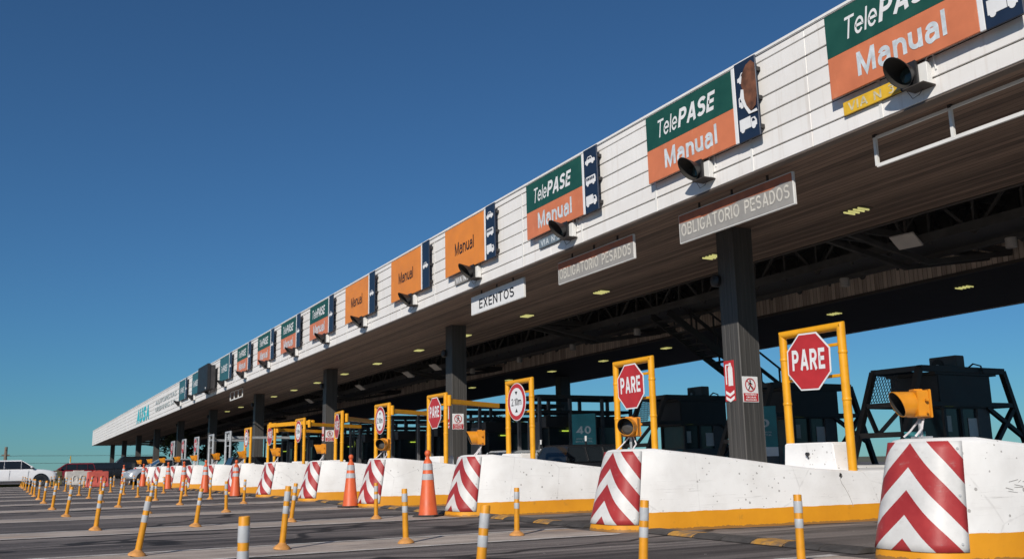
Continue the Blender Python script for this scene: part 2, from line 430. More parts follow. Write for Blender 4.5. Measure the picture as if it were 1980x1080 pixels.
def arc(cx, cy, rx, ry, a0, a1, n=10):
    return [(cx + rx * math.cos(math.radians(a0 + (a1 - a0) * i / n)), cy + ry * math.sin(math.radians(a0 + (a1 - a0) * i / n))) for i in range(n + 1)]
def glyph(ch, t):
    """centre lines of a plain grotesque letter, cap height 1; returns (strokes, advance width)"""
    k = t / 2; lo = k; hi = 1 - k; xh = .74; xt = xh - k
    if ch == 'M': w = .92; return [[(k, 0), (k, 1)], [(w-k, 0), (w-k, 1)], [(k*1.1, hi+k*.6), (w/2, k*.9), (w-k*1.1, hi+k*.6)]], w
    if ch == 'a':
        w = .64; r = w - k - .02
        return [[(r, 0), (r, .46)] + arc((r+.09)/2+.02, .46, (r-.09)/2-.02, xt-.46, 0, 165, 9), [(r, .43), (r-.12, .415)] + arc(.24, .22, .24-k, .195, 90, 270, 9) + [(r-.13, .055+k*.3), (r, .19)]], w + .02
    if ch == 'n' or ch == 'm':
        w = .62
        if ch == 'n': return [[(k, 0), (k, xh)], [(k, .42)] + arc(w/2, .42, w/2-k, xt-.42, 180, 0, 10) + [(w-k, 0)]], w
        w = .95; q = (w - t) / 4
        return [[(k, 0), (k, xh)], [(k, .45)] + arc(k+q, .45, q, xt-.45, 180, 0, 8) + [(k+2*q, 0)], [(k+2*q, .45)] + arc(k+3*q, .45, q, xt-.45, 180, 0, 8) + [(w-k, 0)]], w
    if ch == 'u': w = .62; return [[(w-k, 0), (w-k, xh)], [(k, xh), (k, .32)] + arc(w/2, .32, w/2-k, .32-k, 180, 360, 10)], w
    if ch in 'lI': return [[(k, 0), (k, 1)]], t
    if ch == '1': return [[(.30, 0), (.30, 1)], [(.30, hi), (.06, .74)]], .38
    if ch == 'T': w = .72; return [[(0, hi), (w, hi)], [(w/2, 0), (w/2, 1)]], w
    if ch == 'e':
        w = .64; return [[(k, .38), (w-k, .38)] + arc(w/2, .37, w/2-k, xt-.37, 3, 180, 12) + arc(w/2, .37, w/2-k, .37-k, 180, 325, 10)], w
    if ch in 'PRB':
        w = .68; m = .46 if ch != 'B' else .53; rr = (hi - m) / 2
        st = [[(k, 0), (k, 1)], [(k, hi), (w-k-rr, hi)] + arc(w-k-rr, hi-rr, rr, rr, 90, -90, 10) + [(k, m)]]
        if ch == 'R': st.append([(w*.5, m), (w-k*.7, 0)])
        if ch == 'B': r2 = (m - lo) / 2; st.append([(k, m), (w-k-r2+.02, m)] + arc(w-k-r2+.02, m-r2, r2, r2, 90, -90, 10) + [(k, lo)])
        return st, w + (.02 if ch == 'B' else 0)
    if ch == 'A': w = .78; return [[(k*.9, 0), (w/2, 1)], [(w-k*.9, 0), (w/2, 1)], [(w*.2, .30), (w*.8, .30)]], w
    if ch == 'V': w = .76; return [[(k*.9, 1), (w/2, 0)], [(w-k*.9, 1), (w/2, 0)]], w
    if ch in 'ELF':
        w = .60; st = [[(k, 0), (k, 1)], [(k, lo), (w, lo)]]
        if ch == 'E': st += [[(k, hi), (w, hi)], [(k, .51), (w*.93, .51)]]
        return st, w
    if ch == 'S':
        w = .68; return [arc(w/2, .73, w/2-k, hi-.73, 20, 180, 9) + arc(w/2, .73, w/2-k, .21, 180, 265, 6) + arc(w/2, .27, w/2-k, .25, 85, 0, 6) + arc(w/2, .27, w/2-k, .27-lo, 0, -160, 9)], w
    if ch in 'O0': w = .80 if ch == 'O' else .60; return [arc(w/2, .5, w/2-k, .5-k, 0, 360, 26)], w
    if ch == 'G': w = .80; return [arc(w/2, .5, w/2-k, .5-k, 40, 330, 22) + [(w-k, .42), (w/2+.04, .42)]], w
    if ch == 'D': w = .72; return [[(k, 0), (k, 1)], [(k, hi), (.30, hi)] + arc(.30, .5, w-.30-k, .5-k, 90, -90, 14) + [(k, lo)]], w
    if ch == 'X': w = .74; return [[(k, 0), (w-k, 1)], [(k, 1), (w-k, 0)]], w
    if ch == 'N': w = .74; return [[(k, 0), (k, 1)], [(w-k, 0), (w-k, 1)], [(k, hi+k*.5), (w-k, lo-k*.5)]], w
    if ch == '2': w = .60; return [arc(w/2, .70, w/2-k, .30-k, 165, -35, 10) + [(k*1.1, lo), (w, lo)]], w
    if ch == '3': w = .60; return [arc(w/2, .74, w/2-k, hi-.74, 150, -90, 10) + arc(w/2, .28, w/2-k, .24, 90, -150, 10)], w
    if ch == '4': w = .66; return [[(w*.72, 0), (w*.72, 1)], [(w*.72, hi), (k, .27), (w, .27)]], w
    if ch == '9': w = .60; return [arc(w/2, .68, w/2-k, .32-k, 0, 360, 16), [(w-k, .68)] + arc(w/2, .40, w/2-k, .40-k, 0, -130, 8)], w
    if ch == '.': return [[(k, 0), (k, t)]], t
    if ch == '\u00b0': return [arc(.14, .86, .10, .10, 0, 360, 12)], .28
    return [], .34
def strokes(body, parent, c, width, height, mat, t=.17, shear=0, gap=.13, name='lettering'):
    x = 0; b = MB(); items = []
    for ch in body:
        st, w = glyph(ch, t)
        for q in st: items.append([(px + x, pz) for px, pz in q])
        x += w + gap
    tot = x - gap; sx = width / tot; lay = 0
    for q in items:
        q = [pt for i, pt in enumerate(q) if i == 0 or math.dist(pt, q[i-1]) > 1e-5]
        closed = math.dist(q[0], q[-1]) < 1e-6; n = len(q); Lf = []; Rt = []
        if closed: q = q[:-1]; n -= 1
        for i in range(n):
            a = q[i-1] if (i or closed) else None; d = q[(i+1) % n] if (i < n-1 or closed) else None
            def un(p, r): l = math.dist(p, r) or 1; return ((r[0]-p[0])/l, (r[1]-p[1])/l)
            d1 = un(a, q[i]) if a else un(q[i], d); d2 = un(q[i], d) if d else d1
            tx, tz = d1[0]+d2[0], d1[1]+d2[1]; l = math.hypot(tx, tz) or 1; tx /= l; tz /= l
            m = min(2.2, 1 / max(.3, tx*d1[0]+tz*d1[1])) * t / 2
            Lf.append((q[i][0]-tz*m, q[i][1]+tx*m)); Rt.append((q[i][0]+tz*m, q[i][1]-tx*m))
        y = -.0015 - .0016 * (lay % 3); lay += 1
        cv = lambda p: ((p[0] + shear*(p[1]-.5) - tot/2) * sx, y, (p[1]-.5) * height)
        rg = range(n if closed else n-1)
        b.add([cv(p) for p in Lf + Rt], [(i, (i+1) % n, n+(i+1) % n, n+i) for i in rg], mat)
    me = bpy.data.meshes.new(name); me.from_pydata(b.v, [], b.f); me.materials.append(M[mat])
    o = bpy.data.objects.new(name, me); COL.objects.link(o); o.location = c
    if parent: o.parent = parent
    return o

# ------------------------------------------------------------------ setting: ground, strips
def ground():
    b = MB()
    xs = [-3000, -600, -200, -110, -60, -30, -15, 0, 12, 60, 600, 3000]
    ys = [-3000, -400, -60, -15, 0, 8, 16, 26, 60, 400, 3000]
    vs = [(x, y, 0) for y in ys for x in xs]; n = len(xs)
    fs = [(j*n+i, j*n+i+1, (j+1)*n+i+1, (j+1)*n+i) for j in range(len(ys)-1) for i in range(n-1)]
    b.add(vs, fs, 'asphalt')
    tag(b.build('ground'), kind='structure')
    b = MB()      # dry grass land beyond the plaza
    for a, c in (((-3000, 120), (3000, 3000)), ((-3000, -3000), (-175, 119))):
        b.add([(a[0], a[1], .005), (c[0], a[1], .005), (c[0], c[1], .005), (a[0], c[1], .005)], [(0, 1, 2, 3)], 'land')
    tag(b.build('terrain'), kind='structure')
ground()

NI = 13
def icx(k): return -10.03 - 4.5 * (k - 2)     # centre line of island k
random.seed(3)
b = MB(); bl = MB()
for k in range(0, NI + 1):
    cx = icx(k) - .05
    y0 = -9.0
    ys = [y0 + i * (15.55 / 40) for i in range(41)]
    def strip(mb, x0, x1, mat, z, wob):
        l = []; r = []
        for y in ys:
            l.append((x0 + random.uniform(-wob, wob), y, z)); r.append((x1 + random.uniform(-wob, wob), y, z))
        n = len(ys)
        mb.add(l + r, [(i, i+n, i+n+1, i+1) for i in range(n-1)], mat)
    strip(b, cx - .57, cx + .57, 'worn_concrete', .004, .02)
    strip(bl, cx - .66, cx - .55, 'worn_white_line', .008, .012)
    strip(bl, cx + .55, cx + .66, 'worn_white_line', .008, .012)
tag(b.build('pavement'), kind='structure'); tag(bl.build('road_marking'), kind='structure')
b = MB()
b.box((-64.6, -6, 0), (-63.9, 1.9, .13), 'kerb_paint')
tag(b.build('kerb', bevel=.02), kind='structure')

# ------------------------------------------------------------------ toll islands (concrete barriers with chevron noses)
def outline():
    pts = []
    for y in (12.0, 8.0, 5.2, 4.2, 3.6, 3.0, 2.4, 1.8, 1.2, .8, .55):
        hw = .50 + .47 * max(0, min(1, (y - .4) / 3.6)); pts.append((hw, y))
    for x in (.465, .46, .45, .435, .415, .39, .355, .31, .25, .19, .12, .06):
        pts.append((x, .38 * (x / .465) ** 5))
    left = [(-x, y) for x, y in pts][::-1]
    return pts + [(0, 0)] + left
OUT = outline()
def bh(y):                                   # height of the barrier top along its length
    t = max(0, min(1, (y - .55) / 2.9)); t = t * t * (3 - 2 * t) * .35 + t * .65
    return 1.0 - .33 * t
def bpt(x, y, z):
    nf = max(0, 1 - y / .75)
    sx = x - math.copysign(.085 * z * min(1, abs(x) / .42), x)
    return (sx, y + .27 * z * nf, z)
def barrier_mesh():
    b = MB(); n = len(OUT); vs = []; fs = []
    fr = [0, .06, .14, .215, .3, .45, .6, .75, .88, .955]
    rows = len(fr) + 2
    for r in range(rows):
        for x, y in OUT:
            h = bh(y)
            if r < len(fr): p = bpt(x, y, h * fr[r])
            else:
                ins = .03 if r == len(fr) else .085; zz = h * (.988 if r == len(fr) else 1.0)
                px, py, pz = bpt(x, y, zz)
                nf = max(0, 1 - y / .6)
                px = px - math.copysign(ins * min(1, abs(px) / .36), px)
                p = (px, py + ins * nf, zz)
            vs.append(p)
    for r in range(rows - 1):
        for i in range(n - 1):
            fs.append((r*n+i, r*n+i+1, (r+1)*n+i+1, (r+1)*n+i))
    t = (rows - 1) * n; mid = n // 2
    for i in range(mid):
        a, bb, c, d = t+i, t+i+1, t+n-2-i, t+n-1-i
        fs.append((a, bb, c, d) if bb != c else (a, bb, d))
    fs.append(tuple(r*n for r in range(rows)) + tuple(r*n+n-1 for r in reversed(range(rows))))
    b.add(vs, fs, 'barrier_paint')
    return b
def chevron(parent):
    idx = [i for i, (x, y) in enumerate(OUT) if y < .29]
    cum = [0]
    for a, c in zip(idx[:-1], idx[1:]):
        cum.append(cum[-1] + math.dist(OUT[a], OUT[c]))
    half = cum[-1] / 2
    vs = []; uv = []; zs = [.085 + i * (.885 / 14) for i in range(15)]
    for z in zs:
        ring = [Vector(bpt(*OUT[i], z)) for i in idx]
        for j, p in enumerate(ring):
            t = (ring[min(j+1, len(ring)-1)] - ring[max(j-1, 0)]); t.z = 0; t.normalize()
            nrm = Vector((-t.y, t.x, 0))
            if nrm.y > 0 and abs(nrm.x) < .2: nrm = -nrm
            if nrm.x * p.x < 0 and abs(p.x) > .1: nrm = -nrm
            vs.append(tuple(p + nrm * .010)); uv.append((half - cum[j], z))
    n = len(idx); fs = [(r*n+i, r*n+i+1, (r+1)*n+i+1, (r+1)*n+i) for r in range(len(zs)-1) for i in range(n-1)]
    b = MB(); b.add(vs, fs, 'chevron_sheet')
    o = b.build('chevron_panel', parent, smooth=True, uv=uv)
    md = o.modifiers.new('thickness', 'SOLIDIFY'); md.thickness = .003; md.offset = 1
    rv = MB()
    for j in (1, n - 2):
        for r in (1, 7, 13):
            p = Vector(vs[r*n+j]); d = Vector((math.copysign(.75, p.x), -.65, .1)).normalized()
            rv.tube([p, p + d * .012], .011, 'galv', 8)
    rv.build('rivet', parent)
    return o
proto = thing('toll_barrier', 'x', 'barrier', (icx(1), 6.62, 0), 0, 'white toll island barriers with chevron noses')
body = barrier_mesh().build('concrete_body', proto, smooth=True)
chevron(proto)
b = MB()
b.plate([(-.50, .64), (.50, .64), (.46, 1.04), (.44, 1.06), (-.44, 1.06), (-.46, 1.04)], 3.55, 3.98, 'barrier_paint')
o = b.build('upstand', proto, bevel=.025); o.location = (.10, 0, 0)
b = MB(); b.tube([(.0, 3.55, .90), (.0, 3.51, .90)], .026, 'black_plastic', 12); b.tube([(.0, 3.51, .90), (.015, 3.52, .86), (.01, 3.54, .84)], .010, 'black_plastic', 6)
hook = b.build('anchor_hook', o)
barriers = []
BL = {1: 'nearest white concrete toll barrier, cut by the right edge, wide red chevrons on its nose',
      2: 'long white toll barrier with pitted gouged side, second from the right edge',
      3: 'white toll barrier with pitted side just behind the tall orange cone, third from the right'}
for k in range(1, NI + 1):
    lab = BL.get(k, 'white concrete toll barrier with yellow foot and striped nose, %s from the right' % ORD[k-1])
    r = proto if k == 1 else dup(proto, (icx(k), 6.62, 0))
    r['label'] = lab; barriers.append(r)
def child(r, nm):
    return [c for c in r.children if c.name.split('.')[0] == nm][0]
# the long gouge and cracks in the side of the second barrier
def side(y, z): hw = .50 + .47 * max(0, min(1, (y - .4) / 3.6)); return (hw - .085 * z + .002, y, z)
b = MB()
def crack(pts, w):
    for (y0, z0), (y1, z1) in zip(pts[:-1], pts[1:]):
        p, q = Vector(side(y0, z0)), Vector(side(y1, z1)); b.bar(p, q, .003, w * .45, 'sign_grey', up=(0, 0, 1))
crack([(3.38, .62), (3.34, .56), (3.36, .50), (3.40, .44), (3.44, .36), (3.47, .28), (3.49, .20)], .012)
b.add([side(3.35, .645), side(3.33, .60), side(3.36, .57), side(3.385, .595), side(3.38, .63)], [(0, 1, 2, 3, 4)], 'steel_dark')
b.build('crack', barriers[1])
b = MB()
random.seed(5)
def crack1(pts, w):
    for (y0, z0), (y1, z1) in zip(pts[:-1], pts[1:]):
        b.bar(Vector(side(y0, z0)), Vector(side(y1, z1)), .003, w * .7, 'sign_grey')
for i in range(16):
    y = .72 + random.random() * .36; z = .60 + random.uniform(-.05, .05)
    crack1([(y, z), (y + random.uniform(.03, .11), z + random.uniform(-.02, .02))], random.uniform(.003, .007))
crack1([(1.05, .92), (1.10, .75), (1.16, .55), (1.25, .33), (1.3, .2)], .005)
b.build('scuff', barriers[0])

# rubber humps across the lanes between the noses
hump = None
for k in range(1, 9):
    x1 = icx(k) - .55; x0 = icx(k + 1) + .62; n = 7; w = (x1 - x0) / n
    b = MB()
    for i in range(n):
        xa, xb = x0 + i * w + .006, x0 + (i + 1) * w - .006
        prof = [(-.17, .003), (-.14, .028), (-.07, .05), (.07, .05), (.14, .028), (.17, .003)]
        xa2, xb2 = xa - (x0 + x1) / 2, xb - (x0 + x1) / 2
        m_ = len(prof)
        vs = [(xa2, y, z) for y, z in prof] + [(xb2, y, z) for y, z in prof]
        fs = [(j, j+1, m_+j+1, m_+j) for j in range(m_-1)] + [tuple(range(m_)), tuple(range(m_, 2*m_))[::-1], (0, m_, 2*m_-1, m_-1)]
        b.add(vs, fs, 'bump_yellow' if i in (1, 4) else 'bump_black')
    o = b.build('speed_hump', bevel=.006)
    o.location = ((x0 + x1) / 2, 6.95, .002); o.rotation_euler = (0, 0, -.03)
    tag(o, 'black and yellow rubber speed hump across the %s lane from the right' % ORD[k-1], 'speed hump', 'speed humps between the barriers')

# ------------------------------------------------------------------ amber warning lamps on the noses
def make_lamp():
    t = thing('warning_lamp', 'x', 'warning lamp', (0, 0, 0), 0, 'yellow warning lamps on the barrier noses')
    b = MB(); b.plate([(-.115, -.105), (-.105, -.115), (.105, -.115), (.115, -.105), (.115, .105), (.105, .115), (-.105, .115), (-.115, .105)], .02, .125, 'lamp_yellow')
    b.box((-.125, .125, -.125), (.125, .145, .125), 'lamp_yellow'); b.box((-.05, .03, .112), (.05, .11, .132), 'lamp_yellow')
    b.tube([(.13, .09, .03), (.16, .09, .03)], .016, 'lamp_yellow', 8); b.tube([(.13, .09, -.08), (.15, .09, -.08)], .012, 'lamp_yellow', 8)
    b.build('housing', t, bevel=.010)
    b = MB()                                 # tunnel visor, longer at the top
    n = 28; vs = []; fs = []
    for ring, rad in ((0, .112), (1, .112), (2, .106), (3, .106)):
        for i in range(n):
            a = 2 * PI * i / n; x = rad * math.cos(a); z = rad * math.sin(a)
            ln = .115 + .045 * math.sin(a)
            y = .02 if ring in (0, 3) else -ln
            vs.append((x, y, z))
    for r in range(3):
        for i in range(n): fs.append((r*n+i, r*n+(i+1) % n, (r+1)*n+(i+1) % n, (r+1)*n+i))
    b.add(vs[:], fs[:2*n], 'lamp_yellow'); b.add(vs[:], fs[2*n:], 'visor_inside')
    b.build('visor', t, smooth=True)
    b = MB(); b.lathe([(.104, 0), (.09, .02), (.06, .032), (.0, .036)], 'lens_grey', 20, Matrix.Translation((0, .018, 0)) @ Matrix.Rotation(PI/2, 4, 'X'), cap=False)
    b.build('lens', t, smooth=True)
    b = MB(); b.tube([(0, .08, -.13), (0, .08, -.29)], .018, 'galv', 8); b.box((-.07, .02, -.30), (.07, .15, -.285), 'galv')
    b.tube([(.03, .1, -.13), (.08, .05, -.22), (.05, .0, -.285)], .010, 'skin_paper', 6); b.tube([(-.03, .1, -.13), (-.12, .04, -.24), (-.16, .0, -.285)], .009, 'skin_paper', 6)
    b.build('bracket', t)
    return t
LZ = 1.285
lamp0 = make_lamp()
LR = {1: -.42, 2: .62, 3: -.30, 4: .75, 5: -.25, 6: -.2}
for k in range(1, 14):
    r = lamp0 if k == 1 else dup(lamp0, (0, 0, 0))
    r.location = (icx(k) + (.0 if k > 1 else -.17), 6.62 + .50, LZ + (.0 if k != 1 else .02)); r.rotation_euler = (0, 0, LR.get(k, random.uniform(-.3, .25)))
    r['label'] = 'yellow warning lamp on the nose of the %s barrier from the right' % ORD[k-1]

# ------------------------------------------------------------------ yellow frames with stop / height signs
def make_frame(mat, tilt=0, name='sign_frame'):
    t = thing(name, 'x', 'sign frame', (0, 0, 0), 0, 'frames carrying signs on the toll islands')
    H = 2.73; zb = .64 if mat == 'frame_yellow' else .0
    for sx in (-1, 1):
        b = MB(); x = sx * .565
        b.tube([(x, 0, zb), (x, 0, H - .06)], .06, mat, 14)
        b.v[14:28] = [(px, py, (H - .06) + sx * (px - x)) for px, py, pz in b.v[14:28]]
        b.lathe([(.064, 2.28), (.067, 2.285), (.067, 2.315), (.064, 2.32)], mat, 14, Matrix.Translation((x, 0, 0)))
        b.lathe([(.064, 1.62), (.067, 1.625), (.067, 1.655), (.064, 1.66)], mat, 14, Matrix.Translation((x, 0, 0)))
        b.build('post', t, smooth=True)
    b = MB(); b.tube([(-.565, 0, H - .06), (.565, 0, H - .06)], .06, mat, 14)
    b.v = [(px + math.copysign(pz - (H - .06), px) * 1.0, py, pz) for px, py, pz in b.v]; b.build('top_bar', t, smooth=True)
    for z in (2.42, 1.98):
        b = MB(); b.bar((-.56, .02, z), (.56, .02, z), .03, .045, mat); b.build('crossbar', t, bevel=.005)
    return t
def stop_sign():
    t = thing('stop_sign', 'x', 'stop sign', (0, 0, 0), 0, 'stop signs on the frames')
    def octa(r): return [(r * math.cos(PI/8 + i*PI/4) / math.cos(PI/8), r * math.sin(PI/8 + i*PI/4) / math.cos(PI/8)) for i in range(8)]
    b = MB(); b.plate(octa(.415), -.004, .004, 'sign_white'); b.build('rim', t)
    b = MB(); b.plate(octa(.392), -.007, -.0045, 'sign_red'); b.build('face', t)
    strokes('PARE', t, (0, -.0075, .03), .63, .30, 'sign_white', .20, 0, .17)
    return t
def height_sign():
    t = thing('height_limit_sign', 'x', 'height sign', (0, 0, 0), 0, 'height limit signs on the frames')
    R = Matrix.Rotation(PI/2, 4, 'X')
    b = MB(); b.lathe([(.425, -.004), (.425, .004)], 'sign_white', 48, R); b.build('rim', t)
    b = MB(); b.lathe([(.41, .0045), (.41, .007)], 'sign_red', 48, R); b.build('ring', t)
    b = MB(); b.lathe([(.315, .0075), (.315, .0095)], 'sign_white', 48, R); b.build('face', t)
    b = MB()
    b.plate([(-.06, .235), (.06, .235), (0, .15)], -.013, -.010, 'sign_black'); b.plate([(-.06, -.235), (0, -.15), (.06, -.235)], -.013, -.010, 'sign_black')
    b.build('arrow', t)
    strokes('2.10m', t, (0, -.010, 0), .47, .165, 'sign_black', .14)
    return t
fr0 = make_frame('frame_yellow'); fg0 = make_frame('frame_grey')
st0 = stop_sign(); hs0 = height_sign()
FX = {2: -9.83, 3: -14.28, 4: -18.72, 5: -23.36, 6: -27.55, 7: -31.85}
used = {}
KIND = {2: 'P', 3: 'P', 4: 'H', 5: 'P', 6: 'H', 7: 'P', 8: 'H', 9: 'P', 10: 'H', 11: None, 12: None, 13: 'P', 14: 'P', 15: 'P'}
FRW = {7: -.12}
for k in range(2, 16):
    x = FX.get(k, icx(k) + .3); grey = k >= 11
    src = fg0 if grey else fr0
    r = src if src not in used else dup(src, (0, 0, 0)); used[src] = 1
    r.location = (x, 10.3, 0); r.rotation_euler = (0, 0, FRW.get(k, 0))
    sg = {'P': 'red PARE stop sign', 'H': 'round 2.10m height sign', None: 'no sign'}[KIND[k]]
    r['label'] = '%s tubular frame with %s, %s frame from the right' % ('grey' if grey else 'yellow', sg, ORD[k-2])
    r['group'] = 'frames carrying signs on the toll islands'
    if KIND[k]:
        src = st0 if KIND[k] == 'P' else hs0
        s = src if src not in used else dup(src, (0, 0, 0)); used[src] = used.get(src, 0) + 1
        s.location = (x + (.02 if k != 2 else .0), 10.215, 2.21 if k != 2 else 2.22); s.rotation_euler = (0, (.03 if k == 2 else random.uniform(-.02, .02)), FRW.get(k, 0))
        if KIND[k] == 'P': s['label'] = 'red octagonal PARE sign in the %s frame from the right' % ORD[k-2]
        else: s['label'] = 'round white 2.10m height sign with red ring in the %s frame from the right' % ORD[k-2]
used[st0] = 1
# swing height bars hinged to frames
def height_bar(k, p0, az, length, droop, lab, mat='frame_yellow'):
    az = math.radians(az)
    t = thing('height_bar', lab, 'barrier arm', p0, 0, 'swing height bars on the frames')
    d = Vector((-math.cos(az), math.sin(az), droop)).normalized()
    b = MB(); b.bar((0, 0, 0), tuple(d * length), .09, .13, mat); b.build('arm', t, bevel=.01)
    b = MB(); b.lathe([(.05, -.12), (.06, -.11), (.06, .16), (.05, .17)], mat, 12); b.bar((0, 0, .10), (d.x * .3, d.y * .3, .02), .02, .03, mat); b.build('hinge', t, smooth=True)
height_bar(5, (-22.70, 10.36, 2.48), 62, 2.3, -.01, 'yellow height bar swung open in front of the dark column beside the fourth frame')
height_bar(6, (-26.88, 10.36, 2.46), 60, 2.2, -.01, 'yellow height bar swung open beside the round sign of the fifth frame')
height_bar(7, (-31.2, 10.36, 2.45), 44, 3.6, -.01, 'long yellow height bar swung away from the sixth frame')
height_bar(8, (-35.7, 10.36, 2.45), 60, 3.0, -.01, 'yellow height bar swung away from the seventh frame')
height_bar(9, (-40.5, 10.36, 2.42), 62, 3.0, -.01, 'yellow height bar swung away from the eighth frame')
b = thing('height_bar', 'straight yellow height bar closed across the lane between seventh and eighth frames', 'barrier arm', (-40.9, 10.15, 2.62), 0, 'swing height bars on the frames')
q = MB(); q.bar((0, 0, 0), (3.4, .9, .0), .10, .16, 'frame_yellow'); q.build('arm', b, bevel=.01)
q = MB(); q.lathe([(.06, -.12), (.07, -.11), (.07, .12), (.06, .13)], 'frame_yellow', 12); q.build('hinge', b)
height_bar(11, (-50.1, 10.3, 2.4), 80, 3.4, 0, 'grey height bar swung open from the tallest grey frame', 'frame_grey')
height_bar(12, (-55.2, 10.3, 2.4), 75, 3.2, 0, 'pale grey height bar among the grey frames at the far end', 'frame_grey')

# ------------------------------------------------------------------ flexible lane posts
def make_post():
    t = thing('lane_post', 'x', 'bollard', (0, 0, 0), 0, 'yellow flexible posts along the painted strips')
    b = MB(); b.lathe([(.092, .0), (.090, .012), (.07, .032), (.048, .044), (.036, .06)], 'post_base', 20); b.build('base', t, smooth=True)
    b = MB(); b.lathe([(.033, .06), (.0315, .30), (.0315, .575), (.029, .58), (.0265, .57)], 'post_yellow', 16, cap=False)
    b.lathe([(.026, .565), (.026, .566)], 'visor_inside', 16); b.build('tube', t, smooth=True)
    for z, zz in ((.325, .395), (.44, .53)):
        b = MB(); b.lathe([(.0325, z), (.033, z+.002), (.033, zz-.002), (.0325, zz)], 'reflective', 16, cap=False); b.build('reflective_band', t, smooth=True)
    return t
post0 = make_post()
ROW = [1.20, 2.62, 3.95, 5.40]
PX = {  # measured centre of each row of posts in front of an island
 1: [-5.45, -5.50, -5.50, -5.45], 2: [-10.34, -10.11, -9.96, -10.09], 3: [-15.1, -14.86, -14.95, -14.70], 4: [-19.95, -20.08, -19.21, None],
 5: [-23.85, -23.86, -23.97, -23.40], 6: [-28.67, -28.05, -28.05, -27.58], 7: [-32.66, -32.26, -31.9, -31.61], 8: [-36.88, -36.44, -35.83, -36.2],
 9: [-40.6, -41.2, -40.3, -40.2], 10: [-44.9, -44.5, -44.6, -45.1], 11: [-50.1, -49.6, -49.4, -49.6], 12: [-55.0, -54.3, -53.8, -53.4], 13: [-58.2, -58.6, None, None], 14: [-62.2, -62.6, None, None]}
YD = {(2,0): 1.27, (2,1): 2.67, (2,2): 4.01, (2,3): 5.48, (1,0): 1.22, (1,1): 2.70, (1,2): 3.97, (1,3): 5.42, (3,0): 1.27, (4,0): 1.15, (3,2): 4.08}
first = True
random.seed(21)
for k in sorted(PX):
    names = ['frontmost', 'second', 'third', 'hindmost']
    for j, x in enumerate(PX[k]):
        if x is None: continue
        y = YD.get((k, j), {0: 1.08, 1: 2.46, 2: 3.84, 3: 5.22}[j] if k > 4 else ROW[j])
        r = post0 if first else dup(post0, (0, 0, 0)); first = False
        r.location = (x, y, .008)
        lean = {0: .13, 1: .09, 2: .06, 3: .0}[j] * (1 if k < 6 else .7) + random.uniform(-.05, .04)
        if k == 1 and j == 0: lean = .03
        r.rotation_euler = (random.uniform(-.05, .05) - lean * .75, lean * .35, random.uniform(0, 6.28) if False else 0)
        r.scale = (1, 1, 1.12 if (k, j) == (2, 1) else .98 + random.uniform(-.03, .05))
        r['label'] = 'yellow flexible post, %s, in the row leading to the %s barrier from the right' % (names[j], ORD[k-1])

# ------------------------------------------------------------------ traffic cones
def make_cone():
    t = thing('traffic_cone', 'x', 'traffic cone', (0, 0, 0), 0, 'tall orange cones before the barriers')
    b = MB(); b.plate([], 0, 0, 'rubber') if False else None
    b.box((-.20, -.20, .0), (.20, .20, .035), 'rubber'); b.build('base', t, bevel=.012)
    b = MB(); b.lathe([(.165, .03), (.155, .06), (.070, .90), (.066, .905), (.05, .93), (.035, .945), (.030, .99), (.042, 1.0), (.05, 1.03), (.048, 1.06), (.03, 1.085), (.0, 1.09)], 'cone_orange', 24, cap=False)
    b.build('body', t, smooth=True)
    def rr(z): return .155 + (.07 - .155) * (z - .06) / .84 + .003
    for z0, z1 in ((.60, .70), (.76, .87)):
        b = MB(); b.lathe([(rr(z0) - .002, z0), (rr(z0), z0 + .002), (rr(z1), z1 - .002), (rr(z1) - .002, z1)], 'reflective', 24, cap=False); b.build('reflective_collar', t, smooth=True)
    return t
cone0 = make_cone()
CP = [(-14.72, 6.32, 'tall orange cone with two pale collars, nearest and largest, beside the third barrier'),
      (-19.26, 6.50, 'orange cone left of the largest cone, before the fourth and fifth barriers'),
      (-29.2, 6.25, 'orange cone third from the right, before the far barriers'),
      (-34.6, 6.35, 'orange cone fourth from the right, before a striped barrier nose'),
      (-39.0, 6.35, 'orange cone fifth from the right among the far barriers'),
      (-42.6, 6.30, 'orange cone sixth from the right among the far barriers'),
      (-51.2, 6.35, 'small orange cone beside the silver car at the end of the barriers'),
      (-58.8, 6.25, 'smallest orange cone, between the dark pickup and the silver car')]
for i, (x, y, lab) in enumerate(CP):
    r = cone0 if i == 0 else dup(cone0, (0, 0, 0))
    r.location = (x, y, 0); r.rotation_euler = (random.uniform(-.02, .02), random.uniform(-.02, .02), random.uniform(0, 1.5))
    r.scale = (1, 1, 1 if i < 3 else 1.05); r['label'] = lab

# ------------------------------------------------------------------ canopy
can = thing('toll_canopy', 'long white boarded toll plaza canopy on dark columns, running to the far left', 'canopy', (0, 0, 0))
XA, XB = -138.8, 6.0
YF = 10.556
ZT, ZB = 7.591, 5.598
def shear_build(b, name, **kw): return b.build(name, can, shear=SL, **kw)
gro = [7.40, 7.09, 6.78, 6.48, 6.17, 5.87]
lev = [ZT - .06] + gro + [ZB + .005]
b = MB()
for i in range(len(lev) - 1):
    z1 = lev[i] - (.0 if i == 0 else .011); z0 = lev[i+1] + .011
    x = XB
    while x > XA:                                        # board lengths of about 7.8 m
        x2 = max(XA, x - 7.86)
        o1 = random.uniform(-.002, .002); b.box((x2 + .003, YF + o1, z0 + random.uniform(-.002, .002)), (x - .003, YF + .035, z1 + random.uniform(-.002, .002)), 'fascia_white'); x = x2
shear_build(b, 'fascia_board', bevel=.006, seg=1)
b = MB(); b.box((XA + .02, YF + .036, ZB + .02), (XB, YF + .10, ZT - .08), 'trough_dark'); shear_build(b, 'fascia_backing')
b = MB(); b.box((XA, YF - .03, ZT - .058), (XB, YF + .35, ZT), 'fascia_white'); shear_build(b, 'roof_cap', bevel=.01)
x = -8.43
